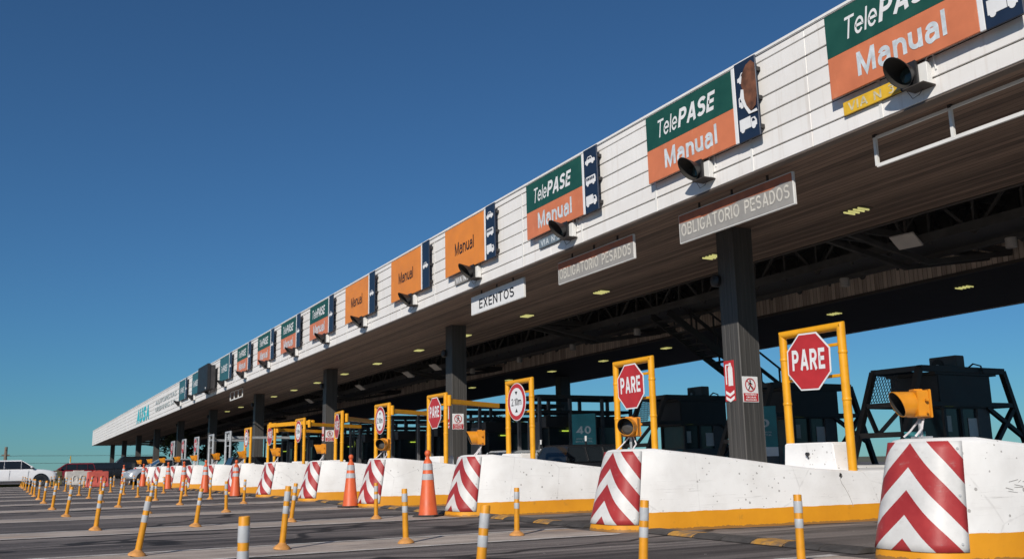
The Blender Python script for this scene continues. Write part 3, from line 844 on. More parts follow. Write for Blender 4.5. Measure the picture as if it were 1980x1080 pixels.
while x > XA:
    b = MB(); b.box((x - .028, YF - .012, ZB + .006), (x + .028, YF - .002, ZT - .2 if (int(x) % 3 == 0) else ZB + .58), 'white_metal'); shear_build(b, 'joint_strip', bevel=.004, seg=1); x -= 2.61
b = MB(); b.box((XA, YF + .002, ZB - .02), (XB, YF + .16, ZB + .002), 'lip_metal'); shear_build(b, 'drip_lip', bevel=.004)
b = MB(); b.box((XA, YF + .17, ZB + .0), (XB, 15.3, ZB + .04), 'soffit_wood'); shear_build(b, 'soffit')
b = MB(); b.box((XA, 15.305, ZB - .03), (XB, 15.40, ZB + .06), 'steel_brown'); shear_build(b, 'soffit_trim')
b = MB(); b.box((XA, 15.42, ZB + .061), (XB, 15.46, ZT - .2), 'trough_dark'); shear_build(b, 'inner_panel')
b = MB(); b.box((XA, 21.50, ZB + .06), (XB, 21.55, ZB + .95), 'panel_wood'); shear_build(b, 'inner_panel')
b = MB(); b.box((XA, 21.51, ZB + .951), (XB, 21.55, ZT - .2), 'trough_dark'); shear_build(b, 'inner_panel')
b = MB(); b.box((XA, 21.46, ZB - .03), (XB, 21.56, ZB + .055), 'steel_brown'); shear_build(b, 'soffit_trim')
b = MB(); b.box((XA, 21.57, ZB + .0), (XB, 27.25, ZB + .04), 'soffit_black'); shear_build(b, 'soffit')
b = MB(); b.box((XA, 27.26, ZB - .02), (XB, 27.40, ZT - .06), 'roof_metal'); shear_build(b, 'rear_fascia')
b = MB(); b.box((XA + .02, YF + .36, ZT - .14), (XB, 27.25, ZT - .07), 'roof_metal'); shear_build(b, 'roof')
b = MB()
for i in range(len(lev) - 1):
    b.box((XA - .05, YF, lev[i+1] + .011), (XA - .005, 27.4, lev[i] - .011), 'fascia_white')
shear_build(b, 'end_panel', bevel=.006, seg=1)
# trusses in the open trough
b = MB()
for y in (17.7, 19.3):
    b.bar((XA + 1, y, ZB + .12), (XB, y, ZB + .12), .14, .20, 'truss_steel'); b.bar((XA + 1, y, ZB + 1.15), (XB, y, ZB + 1.15), .12, .14, 'truss_steel')
    x = XB - .5; s = 1
    while x > XA + 3:
        b.bar((x, y, ZB - .05 if s > 0 else ZB + 1.1), (x - 1.1, y, ZB + 1.1 if s > 0 else ZB - .05), .06, .06, 'truss_steel'); b.bar((x, y, ZB - .05), (x, y, ZB + 1.1), .05, .05, 'truss_steel')
        x -= 1.1; s = -s
b.box((XA + 1, 17.78, ZB + .12), (XB, 19.22, ZB + .15), 'truss_steel')
shear_build(b, 'walkway_truss')
b = MB(); y = 16.1
b.bar((XA + 1, y, ZB + .28), (XB, y, ZB + .28), .10, .12, 'truss_steel'); b.bar((XA + 1, y, ZB + 1.4), (XB, y, ZB + 1.4), .10, .12, 'truss_steel')
x = XB; s = 1
while x > XA + 3:
    b.bar((x, y, ZB + .28 if s > 0 else ZB + 1.4), (x - .9, y, ZB + 1.4 if s > 0 else ZB + .28), .05, .05, 'truss_steel')
    x -= .9; s = -s
shear_build(b, 'longitudinal_truss')
COLX = [-.64 - 13.5 * i for i in range(0, 11)]
for x in COLX:
    b = MB()
    for dx in (-.3, .3):
        b.bar((x + dx, 15.3, ZB + .3), (x + dx, 21.5, ZB + .3), .12, .14, 'truss_steel'); b.bar((x + dx, 15.3, ZB + 1.5), (x + dx, 21.5, ZB + 1.5), .10, .12, 'truss_steel')
        ys = [15.3 + i * .775 for i in range(9)]
        for i in range(8):
            b.bar((x + dx, ys[i], ZB + (.3 if i % 2 else 1.5)), (x + dx, ys[i+1], ZB + (1.5 if i % 2 else .3)), .06, .06, 'truss_steel')
        b.bar((x + dx, 18.4, ZB - .25), (x + dx, 21.5, ZB + .25), .10, .12, 'truss_steel')
        b.bar((x + dx, 18.4, ZB - .25), (x + dx, 15.4, ZB + .25), .10, .12, 'truss_steel')
    shear_build(b, 'cross_truss')
# columns: ribbed cladding
def column_mesh(x, y, w, d, zt):
    b = MB(); pts = []
    def edge(x0, y0, x1, y1, nx, ny):
        n = 4; L_ = [0, .06]
        for i in range(n):
            a = i / n; c = (i + 1) / n
            for t, dd in ((a + .02, 0), (c - .04, 0), (c - .03, -.004), (c + .0, -.004) if i < n - 1 else (c - .02, 0)):
                t = min(t, 1); pts.append((x0 + (x1-x0)*t + nx*dd, y0 + (y1-y0)*t + ny*dd))
    x0, x1, y0, y1 = x - w/2, x + w/2, y - d/2, y + d/2
    edge(x0, y0, x1, y0, 0, -1); edge(x1, y0, x1, y1, 1, 0); edge(x1, y1, x0, y1, 0, 1); edge(x0, y1, x0, y0, -1, 0)
    n = len(pts); vs = [(px, py, 0) for px, py in pts] + [(px, py, zt) for px, py in pts]
    fs = [(i, (i+1) % n, n + (i+1) % n, n + i) for i in range(n)] + [tuple(range(n, 2*n)), tuple(range(n))[::-1]]
    b.add(vs, fs, 'column_cladding')
    return b
for i, x in enumerate(COLX):
    zt = ZB + SL * x - .002
    column_mesh(x, 12.86, .50, .52, zt).build('column', can)
    column_mesh(x, 25.2, .50, .60, zt).build('column', can)
    b = MB(); b.lathe([(.10, -.12), (.12, -.10), (.13, .10), (.10, .12)], 'black_plastic', 14, Matrix.Translation((x - .28, 12.62, 4.42)) @ Matrix.Rotation(PI/2, 4, 'X')); b.bar((x - .28, 12.62, 4.42), (x - .22, 12.8, 4.42), .06, .06, 'black_plastic')
    sp = b.build('loudspeaker', None, smooth=True)
    if i == 0 or i > 6: bpy.data.objects.remove(sp)
    else: tag(sp, 'small black loudspeaker high on the %s dark column from the right' % ORD[i-1], 'loudspeaker', 'loudspeakers on the columns')

def zc(x): return SL * x
# recessed lights in both soffits
def make_light():
    t = thing('ceiling_light', 'x', 'ceiling light', (0, 0, 0), 0, 'recessed lights in the canopy soffit'); t.scale = (.85, .85, 1)
    b = MB(); b.box((-.30, -.20, -.012), (.30, .20, -.002), 'steel_brown')
    b.build('tray', t, bevel=.003)
    for dx in (-.20, -.07, .07, .20):
        b = MB(); b.tube([(dx, -.17, -.028), (dx, .17, -.028)], .020, 'tube_light', 8); b.build('tube', t, smooth=True)
    return t
li0 = make_light(); first = True
FL = [-7.6, -11.97, -16.14, -20.72, -24.86, -29.27, -33.5, -38.16, -42.6, -47, -51.4, -55.8, -60.2, -64.6, -69, -73.4]
for i, x in enumerate(FL):
    if i == 0: continue
    r = li0 if first else dup(li0, (0, 0, 0)); first = False
    r.location = (x, 14.0, ZB + zc(x)); r.rotation_euler = (0, -SL, 0)
    r['label'] = 'lit yellowish recessed light in the front wooden soffit, %s from the right' % ORD[i-1]
for i, x in enumerate([-16.36, -21.03, -25.4, -29.78, -34.3, -38.77, -43.2, -47.6]):
    r = dup(li0, (x, 23.15, ZB + zc(x))); r.rotation_euler = (0, -SL, 0)
    r['label'] = 'small lit recessed light in the dark rear soffit, %s from the right' % ORD[i]
# hanging panel lamps and cylinder lamps below the trough
pl = None
PLX = [-12.2, -35.6, -38.6, -45.0, -49.4, -53.9]
for i, x in enumerate(PLX):
    z = ZB + zc(x)
    if pl is None:
        t = thing('panel_lamp', 'x', 'floodlight', (x, 15.62, z), 0, 'pale panel lamps hanging at the soffit edge')
        b = MB(); b.tube([(0, 0, .1), (0, 0, -.40)], .022, 'steel_brown', 8); b.build('stem', t)
        b = MB(); b.box((-.26, -.21, -.02), (.26, .21, .02), 'lamp_plate'); o = b.build('panel', t, bevel=.012); o.location = (0, 0, -.40); o.rotation_euler = (-.55, .0, .15)
        pl = t
    else: t = dup(pl, (x, 15.62, z))
    t['label'] = 'pale flat floodlight hanging at the soffit edge, %s from the right' % ORD[i]
cy = None
for i, x in enumerate([-11.9, -16.43, -25.4, -29.5, -33.65, -38.1]):
    z = ZB + zc(x)
    if cy is None:
        b = MB(); b.lathe([(.10, -.16), (.115, -.15), (.115, .05), (.09, .07)], 'lamp_plate', 16); cy = b.build('cylinder_lamp', smooth=True)
        o = cy; tag(o, 'x', 'ceiling light', 'cylinder lamps under the walkway')
    else: o = dup(cy, (0, 0, 0))
    o.location = (x, 18.55, z - .17)
    o['label'] = 'small pale cylinder lamp under the dark walkway truss, %s from the right' % ORD[i]

# ------------------------------------------------------------------ lane signs on the fascia
def icon(b, kind, cx, cz, s, y):
    def P(pts, mat='sign_white', yy=0): b.plate([(cx + x * s, cz + z * s) for x, z in pts], y - .004 - yy, y - yy, mat)
    def W(x, z, r):
        b.plate([(cx + (x + r * math.cos(2*PI*i/12)) * s, cz + (z + r * math.sin(2*PI*i/12)) * s) for i in range(12)], y - .007, y - .0042, 'sign_white')
    if kind == 'car':
        P([(-.5, -.14), (.5, -.14), (.5, .02), (.42, .06), (.26, .08), (.12, .26), (-.22, .26), (-.34, .08), (-.5, .04)]); W(-.28, -.15, .11); W(.28, -.15, .11)
        P([(-.24, .10), (-.04, .10), (-.04, .21), (-.17, .21)], 'sign_navy', .0045); P([(.0, .10), (.19, .10), (.09, .21), (.0, .21)], 'sign_navy', .0045)
    elif kind == 'bus':
        P([(-.5, -.18), (.5, -.18), (.52, .05), (.46, .28), (-.46, .28), (-.5, .22)]); W(-.3, -.19, .11); W(.3, -.19, .11)
        for i in range(5): P([(-.42 + i*.17, .04), (-.30 + i*.17, .04), (-.30 + i*.17, .20), (-.42 + i*.17, .20)], 'sign_navy', .0045)
    else:
        P([(-.55, -.18), (.16, -.18), (.16, .36), (-.55, .36)]); P([(.19, -.18), (.55, -.18), (.55, .05), (.44, .24), (.19, .24)]); W(-.36, -.19, .12); W(.36, -.19, .12)
        P([(.27, .05), (.46, .05), (.39, .18), (.27, .18)], 'sign_navy', .0045)
ROT = (0, -SL, 0)
def lane_sign(x, kind, icons, lab, vf=1.0):
    """x = left edge; panel 2.42 wide, white gap, navy strip .5"""
    zt, zb = 7.43, 6.125
    zm = (zt + zb) / 2; H = (zt - zb)
    t = thing('lane_sign', lab, 'sign', (x + 1.5, 10.40, zm + zc(x + 1.5)), 0, 'lane signs on the white fascia'); t.rotation_euler = ROT
    h = H / 2
    def pan(name, x0, x1, z0, z1, mat, y=0):
        b = MB(); b.box((x0, y, z0), (x1, y + .03, z1), mat); return b.build(name, t, bevel=.003, seg=1)
    if kind in ('TM', 'TMf'):
        pan('green_panel', -1.5, .92, -.02, h, 'sign_green'); pan('orange_panel', -1.5, .92, -h, -.0205, 'sign_orange')
        strokes('Tele', t, (-.85, -.001, .31), .60, .34, 'sign_white', .125, .22, .10); strokes('PASE', t, (-.02, -.001, .31), .98, .34, 'sign_white', .20, .22, .10)
        strokes('Manual', t, (-.25, -.001, -.31), 1.46, .36, 'letter_faded', .185, 0, .11)
    elif kind == 'M':
        pan('orange_panel', -1.5, .92, -h, h, 'sign_amber'); strokes('Manual', t, (-.27, -.001, -.0), 1.16, .34, 'sign_black', .15, 0, .11)
    elif kind == 'T':
        pan('green_panel', -1.5, .92, -h, h, 'sign_teal' if 'sign_teal' in M else 'sign_green')
        strokes('Tele', t, (-.85, -.001, .0), .60, .38, 'sign_white', .125, .22, .10); strokes('PASE', t, (-.02, -.001, .0), .98, .38, 'sign_white', .20, .22, .10)
    pan('divider', .925, 1.0, -h - .01, h + .02, 'sign_white', -.003)
    pan('navy_strip', 1.005, 1.5, -h - .02, h + .06, 'sign_navy')
    for kd, cz in icons:
        b = MB(); icon(b, kd, 1.25, cz, .36, -.001); b.build('vehicle_icon', t)
    for z in (-.5, .0, .5):
        b = MB(); b.box((1.40, .03, z - .035), (1.46, .154, z + .035), 'steel_dark'); b.build('mounting_bracket', t)
    return t
simple('sign_teal', (.028, .115, .135), .45, .12, 3, .03)
SX = [-9.16, -13.66, -18.38, -23.02, -27.16, -31.69, -36.12, -40.55, -44.83, -49.32, -53.73, None, -62.49, -67.51]
KS = ['TM', 'TM', 'TM', 'M', 'M', 'M', 'TM', 'TM', 'TM', 'TM', 'T', None, 'T', 'T']
full = [('car', .44), ('bus', .0), ('truck', -.44)]
desc = {'TM': 'green over orange TelePASE Manual sign', 'M': 'plain orange Manual sign', 'T': 'teal TelePASE sign'}
signs = []
for i, x in enumerate(SX):
    if x is None: continue
    ic = full if i < 4 else [('car', .0)]
    if i == 1: ic = [('bus', .0), ('truck', -.42), ('car', .42)]
    extra = {0: ', cut by the top right corner', 1: ', with a brown rusty hole in its navy strip'}.get(i, ', %s from the right on the fascia' % ORD[i])
    signs.append(lane_sign(x, KS[i], ic, desc[KS[i]] + extra))
# rust patch with torn edge on the second sign
b = MB()
pts = [(1.16, .30), (1.20, .48), (1.30, .60), (1.42, .64), (1.495, .56), (1.50, .30), (1.50, .02), (1.46, -.16), (1.36, -.22), (1.27, -.12), (1.22, .02), (1.20, .16)]
b.plate(pts, -.018, -.009, 'rust'); b.build('rust_patch', signs[1])
b = MB()
b.plate([(1.155, .22), (1.21, .20), (1.215, .02), (1.26, -.10), (1.35, -.23), (1.48, -.22), (1.50, -.27), (1.30, -.26), (1.19, -.08), (1.12, .08)], -.022, -.0185, 'sign_white'); b.build('torn_edge', signs[1])
# dark lattice of back brackets on the right edges stays with each sign
# small lane number plates under some signs
def via(x, w, txt, mat, lm, lab):
    t = thing('lane_number_plate', lab, 'sign', (x + w / 2, 10.50, 5.955 + zc(x)), 0, 'lane number plates under the lane signs'); t.rotation_euler = ROT
    b = MB(); b.box((-w/2, 0, -.10), (w/2, .03, .10), mat); b.build('plate', t, bevel=.003)
    strokes(txt, t, (0, -.001, 0), w * .84, .13, lm, .16)
via(-9.04, 1.12, 'VIA N 32', 'sign_faded_yellow', 'letter_worn', 'faded yellow plate reading VIA N 32 below the rightmost lane sign')
via(-18.02, 1.15, 'VIA N°30', 'sign_blue_grey', 'letter_faded', 'blue grey plate reading VIA N under the third lane sign from the right')
via(-22.62, 1.15, 'VIA N°29', 'sign_grey', 'sign_white', 'pale grey plate reading VIA N under the rightmost plain orange sign')

# lane signals with deep black hoods
def make_signal():
    t = thing('lane_signal', 'x', 'traffic light', (0, 0, 0), 0, 'black hooded lane signals along the fascia')
    b = MB(); b.box((-.14, -.02, -.18), (.14, .04, .18), 'black_plastic'); b.build('backplate', t, bevel=.012)
    n = 28; vs = []
    for ring, rad in ((0, .125), (1, .185), (2, .178), (3, .118)):
        for i in range(n):
            a = 2 * PI * i / n
            ln = .22 + .15 * math.sin(a)
            y = -.02 if ring in (0, 3) else -ln
            rr = rad
            vs.append((rr * math.cos(a), y, rr * math.sin(a) + .0))
    fs = [(r*n+i, r*n+(i+1) % n, (r+1)*n+(i+1) % n, (r+1)*n+i) for r in range(3) for i in range(n)]
    b = MB(); b.add(vs, fs[:2*n], 'black_plastic'); b.add(vs, fs[2*n:], 'visor_inside'); b.build('hood', t, smooth=True)
    b = MB(); b.lathe([(.117, 0), (.10, .02), (.0, .035)], 'lens_dark', 20, Matrix.Translation((0, -.022, 0)) @ Matrix.Rotation(PI/2, 4, 'X'), cap=False); b.build('lens', t, smooth=True)
    b = MB(); b.box((.02, .04, -.19), (.26, .145, .12), 'white_metal'); b.build('junction_box', t, bevel=.01)
    b = MB(); b.box((-.04, -.10, -.215), (.29, .152, -.195), 'steel_brown')
    b.build('bracket', t, bevel=.004)
    b = MB(); b.tube([(.2, .10, .12), (.24, .10, .22), (.31, .13, .20), (.32, .145, .0)], .012, 'white_metal', 6); b.build('conduit', t)
    b = MB(); b.tube([(-.06, .0, -.18), (.0, .04, -.32), (.08, .08, -.28), (.12, .1, -.215)], .005, 'wire', 6); b.build('cable', t)
    return t
sg0 = make_signal(); first = True
SGX = [-7.55, -11.82, -16.15, -20.6, -24.7, -28.95, -33.0, -37.1, -41.6, -46.2, -50.8, -55.3, -60.0, -65.0]
for i, x in enumerate(SGX):
    r = sg0 if first else dup(sg0, (0, 0, 0)); first = False
    r.location = (x * 1.036, 10.40, 5.965 + zc(x)); r.rotation_euler = (.0, .0, .0)
    r['label'] = 'black hooded lane signal on a white bracket at the fascia foot, %s from the right' % ORD[i]

# dark message board
t = thing('message_board', 'dark unlit electronic message board standing out from the fascia', 'message board', (-56.4, 9.95, 6.55 + zc(-56)), 0); t.rotation_euler = ROT
b = MB(); b.box((-1.5, 0, -.72), (1.5, .16, .78), 'sign_black'); b.build('screen', t, bevel=.01)
b = MB(); b.box((-1.45, .162, -.66), (1.45, .45, .7), 'booth_dark'); b.box((-1.2, .45, -.5), (1.2, .60, .5), 'steel_dark'); b.build('housing', t, bevel=.01)
b = MB(); b.lathe([(.05, 0), (.05, .02)], 'sign_white', 12, Matrix.Translation((1.1, -.002, -.6)) @ Matrix.Rotation(PI/2, 4, 'X')); b.build('status_lamp', t)

# fascia lettering at the far end
t = thing('fascia_lettering', 'big turquoise block letters on the fascia near its far left end', 'sign', (-87.4, 10.54, 6.50 + zc(-87)), 0); t.rotation_euler = ROT
for i, ch in enumerate('AUSA'):
    text(ch, t, (-3.1 + i * 2.07, -.01, 0), 1.9, 1.25, 'letter_teal', .05, .12, 'letter')
t = thing('fascia_lettering', 'pale grey two line lettering on the fascia right of the turquoise letters', 'sign', (-74.6, 10.54, 6.66 + zc(-75)), 0); t.rotation_euler = ROT
text('AUTOPISTAS', t, (0, -.01, .24), 10.4, .34, 'letter_pale', .02, 0, 'letter'); text('URBANAS S.A.', t, (0, -.01, -.28), 10.4, .34, 'letter_pale', .02, 0, 'letter')

# signs hanging under the fascia
def hang(xc, w, h, txt, kind, lab):
    z = ZB + zc(xc) - .10; xc *= 1.009; h *= 1.009; w *= 1.009
    t = thing('hanging_sign', lab, 'sign', (xc, 10.875, z), 0, 'boards hanging below the fascia'); t.rotation_euler = ROT
    b = MB(); b.box((-w/2, 0, -h), (w/2, .05, 0), 'white_metal'); b.build('rim', t, bevel=.004)
    b = MB(); b.box((-w/2 + .02, -.004, -h + .02), (w/2 - .02, -.0005, -.0 - .02), 'sign_grey' if kind == 'O' else 'sign_white'); b.build('face', t)
    if kind == 'O':
        b = MB()
        pts = [(-w/2 + .02, -.02), (-w/2 + .02, -.16)]
        random.seed(int(-xc)); n = 12
        for i in range(1, n): pts.append((-w/2 + .02 + (w - .04) * i / n, -.17 - random.uniform(-.025, .035) + .02 * i / n))
        pts += [(w/2 - .02, -.16), (w/2 - .02, -.02)]
        b.plate(pts[::-1], -.007, -.0045, 'film_brown'); b.build('old_orange_film', t)
        strokes('OBLIGATORIO', t, (-w * .205, -.008, -h * .56), w * .54, .235, 'letter_dull', .16, 0, .14); strokes('PESADOS', t, (w * .29, -.008, -h * .56), w * .36, .235, 'letter_dull', .16, 0, .14)
    else: strokes(txt, t, (0, -.006, -h * .53), w * .66, .25, 'sign_black', .15, 0, .15)
    b = MB()
    for xx in (-w * .3, 0, w * .3): b.bar((xx, .025, 0), (xx, .025, .10), .03, .03, 'steel_dark')
    b.build('hanger', t)
hang(-11.85, 2.90, .545, '', 'O', 'larger grey board reading OBLIGATORIO PESADOS with orange top, nearer the right')
hang(-16.2, 2.92, .50, '', 'O', 'smaller grey board reading OBLIGATORIO PESADOS, left of the big one')
hang(-20.72, 2.92, .49, 'EXENTOS', 'E', 'white board reading EXENTOS in black, hanging below the fascia')
def empty_frame(x0, x1, npost, z1, lab):
    z = ZB + zc(x0)
    t = thing('empty_sign_frame', lab, 'sign frame', (x0 * 1.016, 10.98, z), 0, 'empty white frames below the fascia'); t.rotation_euler = ROT
    w = x1 - x0; z1 -= .05
    b = MB(); b.bar((0, 0, -.055), (w, 0, -.055), .035, .04, 'white_metal'); b.build('top_rail', t)
    b = MB(); b.bar((0, 0, -z1), (w, 0, -z1), .04, .05, 'white_metal'); b.build('bottom_rail', t)
    for i in range(npost):
        xx = w * i / (npost - 1); b = MB(); b.bar((xx, .0, -z1 + .0), (xx, 0, -.05), .045, .045, 'white_metal'); b.bar((xx, 0, -.05), (xx, 0, .0), .05, .05, 'steel_dark'); b.build('upright', t)
empty_frame(-8.79, -5.0, 4, .53, 'empty white sign frame hanging under the fascia at the right edge')
empty_frame(-52.6, -49.6, 4, .55, 'small empty white frame hanging far left under the fascia')

# column signs
def col_signs(x, n):
    o = ORD[n]
    t = thing('fire_extinguisher_sign', 'red fire extinguisher sign on the front of the %s dark column from the right' % o, 'safety sign', (x - .09, 12.592, 2.37), 0, 'fire extinguisher signs on the columns')
    b = MB(); b.box((-.15, 0, -.40), (.15, .006, .40), 'sign_red'); b.build('plate', t, bevel=.002, seg=1)
    b = MB()
    b.plate([(-.03, -.10), (.10, -.10), (.10, .24), (.075, .29), (-.005, .29), (-.03, .24)], -.004, -.0005, 'sign_white'); b.plate([(.0, .295), (.07, .295), (.06, .35), (.01, .35)], -.004, -.0005, 'sign_white')
    b.plate([(-.09, .33), (.0, .33), (.0, .305), (-.075, .305), (-.075, -.07), (-.105, -.07), (-.105, .31)], -.004, -.0005, 'sign_white')
    b.build('extinguisher_symbol', t)
    b = MB()
    for z in (-.19, -.30):
        b.plate([(-.12, z), (0, z - .06), (.12, z), (.12, z - .06), (0, z - .12), (-.12, z - .06)], -.004, -.0005, 'sign_white')
    b.build('arrow', t)
    t = thing('no_pedestrians_sign', 'white no pedestrians sign with red text panel on the side of the %s dark column' % o, 'safety sign', (x + .262, 12.80, 2.18), PI/2, 'no pedestrians signs on the columns')
    b = MB(); b.box((-.20, 0, -.25), (.20, .006, .25), 'sign_white'); b.build('plate', t, bevel=.003, seg=1)
    R = Matrix.Translation((0, 0, .085)) @ Matrix.Rotation(PI/2, 4, 'X')
    b = MB(); n_ = 32; vs = []; fs = []
    for rr, yy in ((.135, -.002), (.135, -.005), (.112, -.005), (.112, -.002)):
        for i in range(n_): a = 2*PI*i/n_; vs.append((rr*math.cos(a), yy, .085 + rr*math.sin(a)))
    for r in range(3):
        for i in range(n_): fs.append((r*n_+i, r*n_+(i+1) % n_, (r+1)*n_+(i+1) % n_, (r+1)*n_+i))
    b.add(vs, fs, 'sign_red'); b.bar((-.085, -.0045, .17), (.085, -.0045, .0), .02, .003, 'sign_red', up=(0, 1, 0)); b.build('prohibition_ring', t)
    b = MB()
    b.lathe([(.02, .001), (.02, .003)], 'sign_black', 12, Matrix.Translation((.0, 0, .165)) @ Matrix.Rotation(PI/2, 4, 'X'))
    for p, q, w in (((0, .14), (.0, .07), .04), ((0, .08), (-.05, -.01), .022), ((0, .08), (.05, .0), .022), ((0, .13), (-.055, .08), .016), ((0, .13), (.055, .09), .016)):
        b.bar((p[0], -.002, p[1]), (q[0], -.002, q[1]), w, .002, 'sign_black', up=(0, 1, 0))
    b.build('walking_figure', t)
    b = MB(); b.box((-.185, -.003, -.235), (.185, -.0005, -.075), 'sign_red'); b.build('text_panel', t)
    text('PROHIBIDO', t, (0, -.0035, -.105), .28, .032, 'sign_white', .01); text('CIRCULAR', t, (0, -.0035, -.155), .25, .032, 'sign_white', .01); text('PEATONES', t, (0, -.0035, -.205), .27, .032, 'sign_white', .01)
for n, i in enumerate((1, 2, 3)): col_signs(COLX[i], n)

# ------------------------------------------------------------------ booths
def beam(b, p, q, w=.11, mat='steel_dark'): b.bar(p, q, w, w, mat)
def booth_a():
    """booth in a trapezoid impact cage; origin on island centre line, y measured from world Y"""
    t = thing('toll_booth', 'x', 'toll booth', (0, 0, 0), 0, 'dark toll booths in steel cages')
    zT = 2.72
    b = MB()
    for sx in (-.62, .62):
        beam(b, (sx, 17.45, zT), (sx, 20.3, zT), .13)
        beam(b, (sx, 17.45, zT), (sx, 16.5, .6), .12, 'steel_brown'); beam(b, (sx, 20.3, zT), (sx, 21.05, .6), .12)
        beam(b, (sx, 17.12, 1.95), (sx, 20.57, 1.95), .10); beam(b, (sx, 20.57, 1.90), (sx, 19.6, .9), .10)
        beam(b, (sx, 19.6, 1.9), (sx, 20.85, 1.2), .09)
    for z, y in ((zT, 17.45), (1.95, 17.12), (1.30, 16.82)):
        beam(b, (-.62, y, z), (.62, y, z), .11, 'steel_brown' if z < 2.5 else 'steel_dark')
    beam(b, (-.62, 17.12, 1.95), (-.1, 16.82, 1.30), .08, 'steel_brown'); beam(b, (.45, 17.12, 1.95), (-.1, 16.82, 1.30), .08, 'steel_brown')
    beam(b, (-.62, 20.3, zT), (.62, 20.3, zT), .11); beam(b, (-.62, 20.57, 1.95), (.62, 20.57, 1.95), .10)
    b.build('impact_cage', t)
    b = MB()                                            # expanded metal guard
    n = 9
    for i in range(-8, n + 8):
        for sgn in (1, -1):
            x0 = -.56 + i * .075
            pts = []
            for j in range(0, 17):
                z = 2.02 + j * (.60 / 16); x = x0 + sgn * (j * .6 / 16) * .55
                if -.56 <= x <= .12: pts.append((x, 17.12 + (z - 1.95) * .43, z))
            if len(pts) > 1: b.bar(pts[0], pts[-1], .014, .014, 'steel_dark')
    b.build('mesh_guard', t)
    b = MB(); b.box((-.60, 18.15, .30), (.60, 19.75, 1.18), 'booth_grey'); b.build('lower_wall', t, bevel=.02)
    b = MB(); b.box((-.54, 18.2, 1.181), (.54, 19.7, 1.86), 'window_glass'); b.build('window', t)
    for y in (18.19, 18.75):
        for x in (-.56, .56): b = MB(); b.box((x - .035, y - .035, 1.181), (x + .035, y + .035, 1.86), 'booth_dark'); b.build('window_frame', t)
    b = MB(); b.box((-.595, 19.30, 1.181), (.595, 19.72, 1.86), 'booth_grey'); b.build('rear_wall', t)
    b = MB(); b.box((-.64, 18.0, 1.861), (.64, 19.80, 2.60), 'booth_dark'); b.build('upper_wall', t, bevel=.02)
    b = MB(); b.box((-.66, 17.9, 2.601), (.66, 20.0, 2.66), 'booth_dark'); b.build('roof', t)
    b = MB(); b.box((.641, 18.15, 1.90), (.648, 18.45, 1.93), 'led_green'); b.box((.641, 18.5, 1.905), (.648, 18.9, 1.925), 'led_green'); b.build('lane_indicator', t)
    b = MB(); b.box((.545, 19.0, 1.25), (.556, 19.35, 1.65), 'sign_white'); b.build('notice', t)
    b = MB(); b.box((.545, 18.2, 1.35), (.556, 18.42, 1.7), 'letter_pale'); b.build('notice', t)
    b = MB(); b.box((.2, 18.10, .75), (.5, 18.145, 1.15), 'teal'); b.build('notice', t)
    return t
def ac_unit(x, y, z, lab, rz=0):
    t = thing('air_conditioner', lab, 'air conditioner', (x, y, z), rz, 'air conditioners on the booth roofs')
    b = MB(); b.box((-.36, -.15, 0), (.36, .15, .44), 'booth_grey'); b.build('casing', t, bevel=.015)
    b = MB(); b.lathe([(.17, .0), (.17, .012), (.15, .014)], 'booth_dark', 24, Matrix.Translation((-.13, -.151, .22)) @ Matrix.Rotation(PI/2, 4, 'X')); b.lathe([(.05, .014), (.05, .02)], 'galv', 12, Matrix.Translation((-.13, -.153, .22)) @ Matrix.Rotation(PI/2, 4, 'X')); b.build('fan_grille', t)
    b = MB(); b.tube([(.44, .05, .1), (.6, .1, .22), (.75, .15, .16), (.8, .15, -.02)], .02, 'black_plastic', 6); b.build('pipe', t)
ba = booth_a()
for k in (3, 4, 5):
    r = ba if k == 3 else dup(ba, (0, 0, 0))
    r.location = (icx(k) + .28, 0, 0)
    r['label'] = 'dark toll booth inside a sloping steel cage, %s booth from the right' % ORD[k-3]
    if k != 4: ac_unit(icx(k) + .22, 19.3, 2.662, 'grey air conditioner on the roof of the %s booth from the right' % ORD[k-3])
def booth_b():
    t = thing('toll_booth', 'x', 'toll booth', (0, 0, 0), 0, 'dark toll booths with flat frames')
    b = MB(); y0, y1, z = 15.7, 19.4, 3.02
    for sx in (-.72, .72):
        for y in (y0, 16.9, 18.2, y1): beam(b, (sx, y, .3), (sx, y, z), .10, 'steel_grey')
        beam(b, (sx, y0, z), (sx, y1, z), .12); beam(b, (sx, y0, 2.52), (sx, y1, 2.52), .09)
    for y in (y0, y1): beam(b, (-.72, y, z), (.72, y, z), .12); beam(b, (-.72, y, 2.52), (.72, y, 2.52), .09)
    b.build('impact_cage', t)
    b = MB(); b.box((-.60, 16.1, .30), (.60, 19.2, 1.15), 'booth_dark'); b.build('lower_wall', t, bevel=.02)
    b = MB(); b.box((-.55, 16.15, 1.151), (.55, 19.15, 2.0), 'window_glass'); b.build('window', t)
    b = MB(); b.box((-.63, 16.0, 2.001), (.63, 19.3, 2.38), 'booth_dark'); b.build('roof', t, bevel=.02)
    b = MB(); b.box((.635, 16.9, 1.93), (.645, 17.0, 2.16), 'led_green'); b.box((.635, 16.6, 1.86), (.645, 17.0, 1.90), 'led_green'); b.build('lane_indicator', t)
    b = MB(); b.box((-.60, 15.96, .5), (.2, 15.99, 2.2), 'booth_grey'); b.build('notice', t)
    return t
bb = booth_b()
for k in range(6, 15):
    r = bb if k == 6 else dup(bb, (0, 0, 0))
    r.location = (icx(k) + .15, 0, 0)
    r['label'] = 'dark glazed toll booth in a flat topped frame, %s booth from the right' % ORD[k-3]
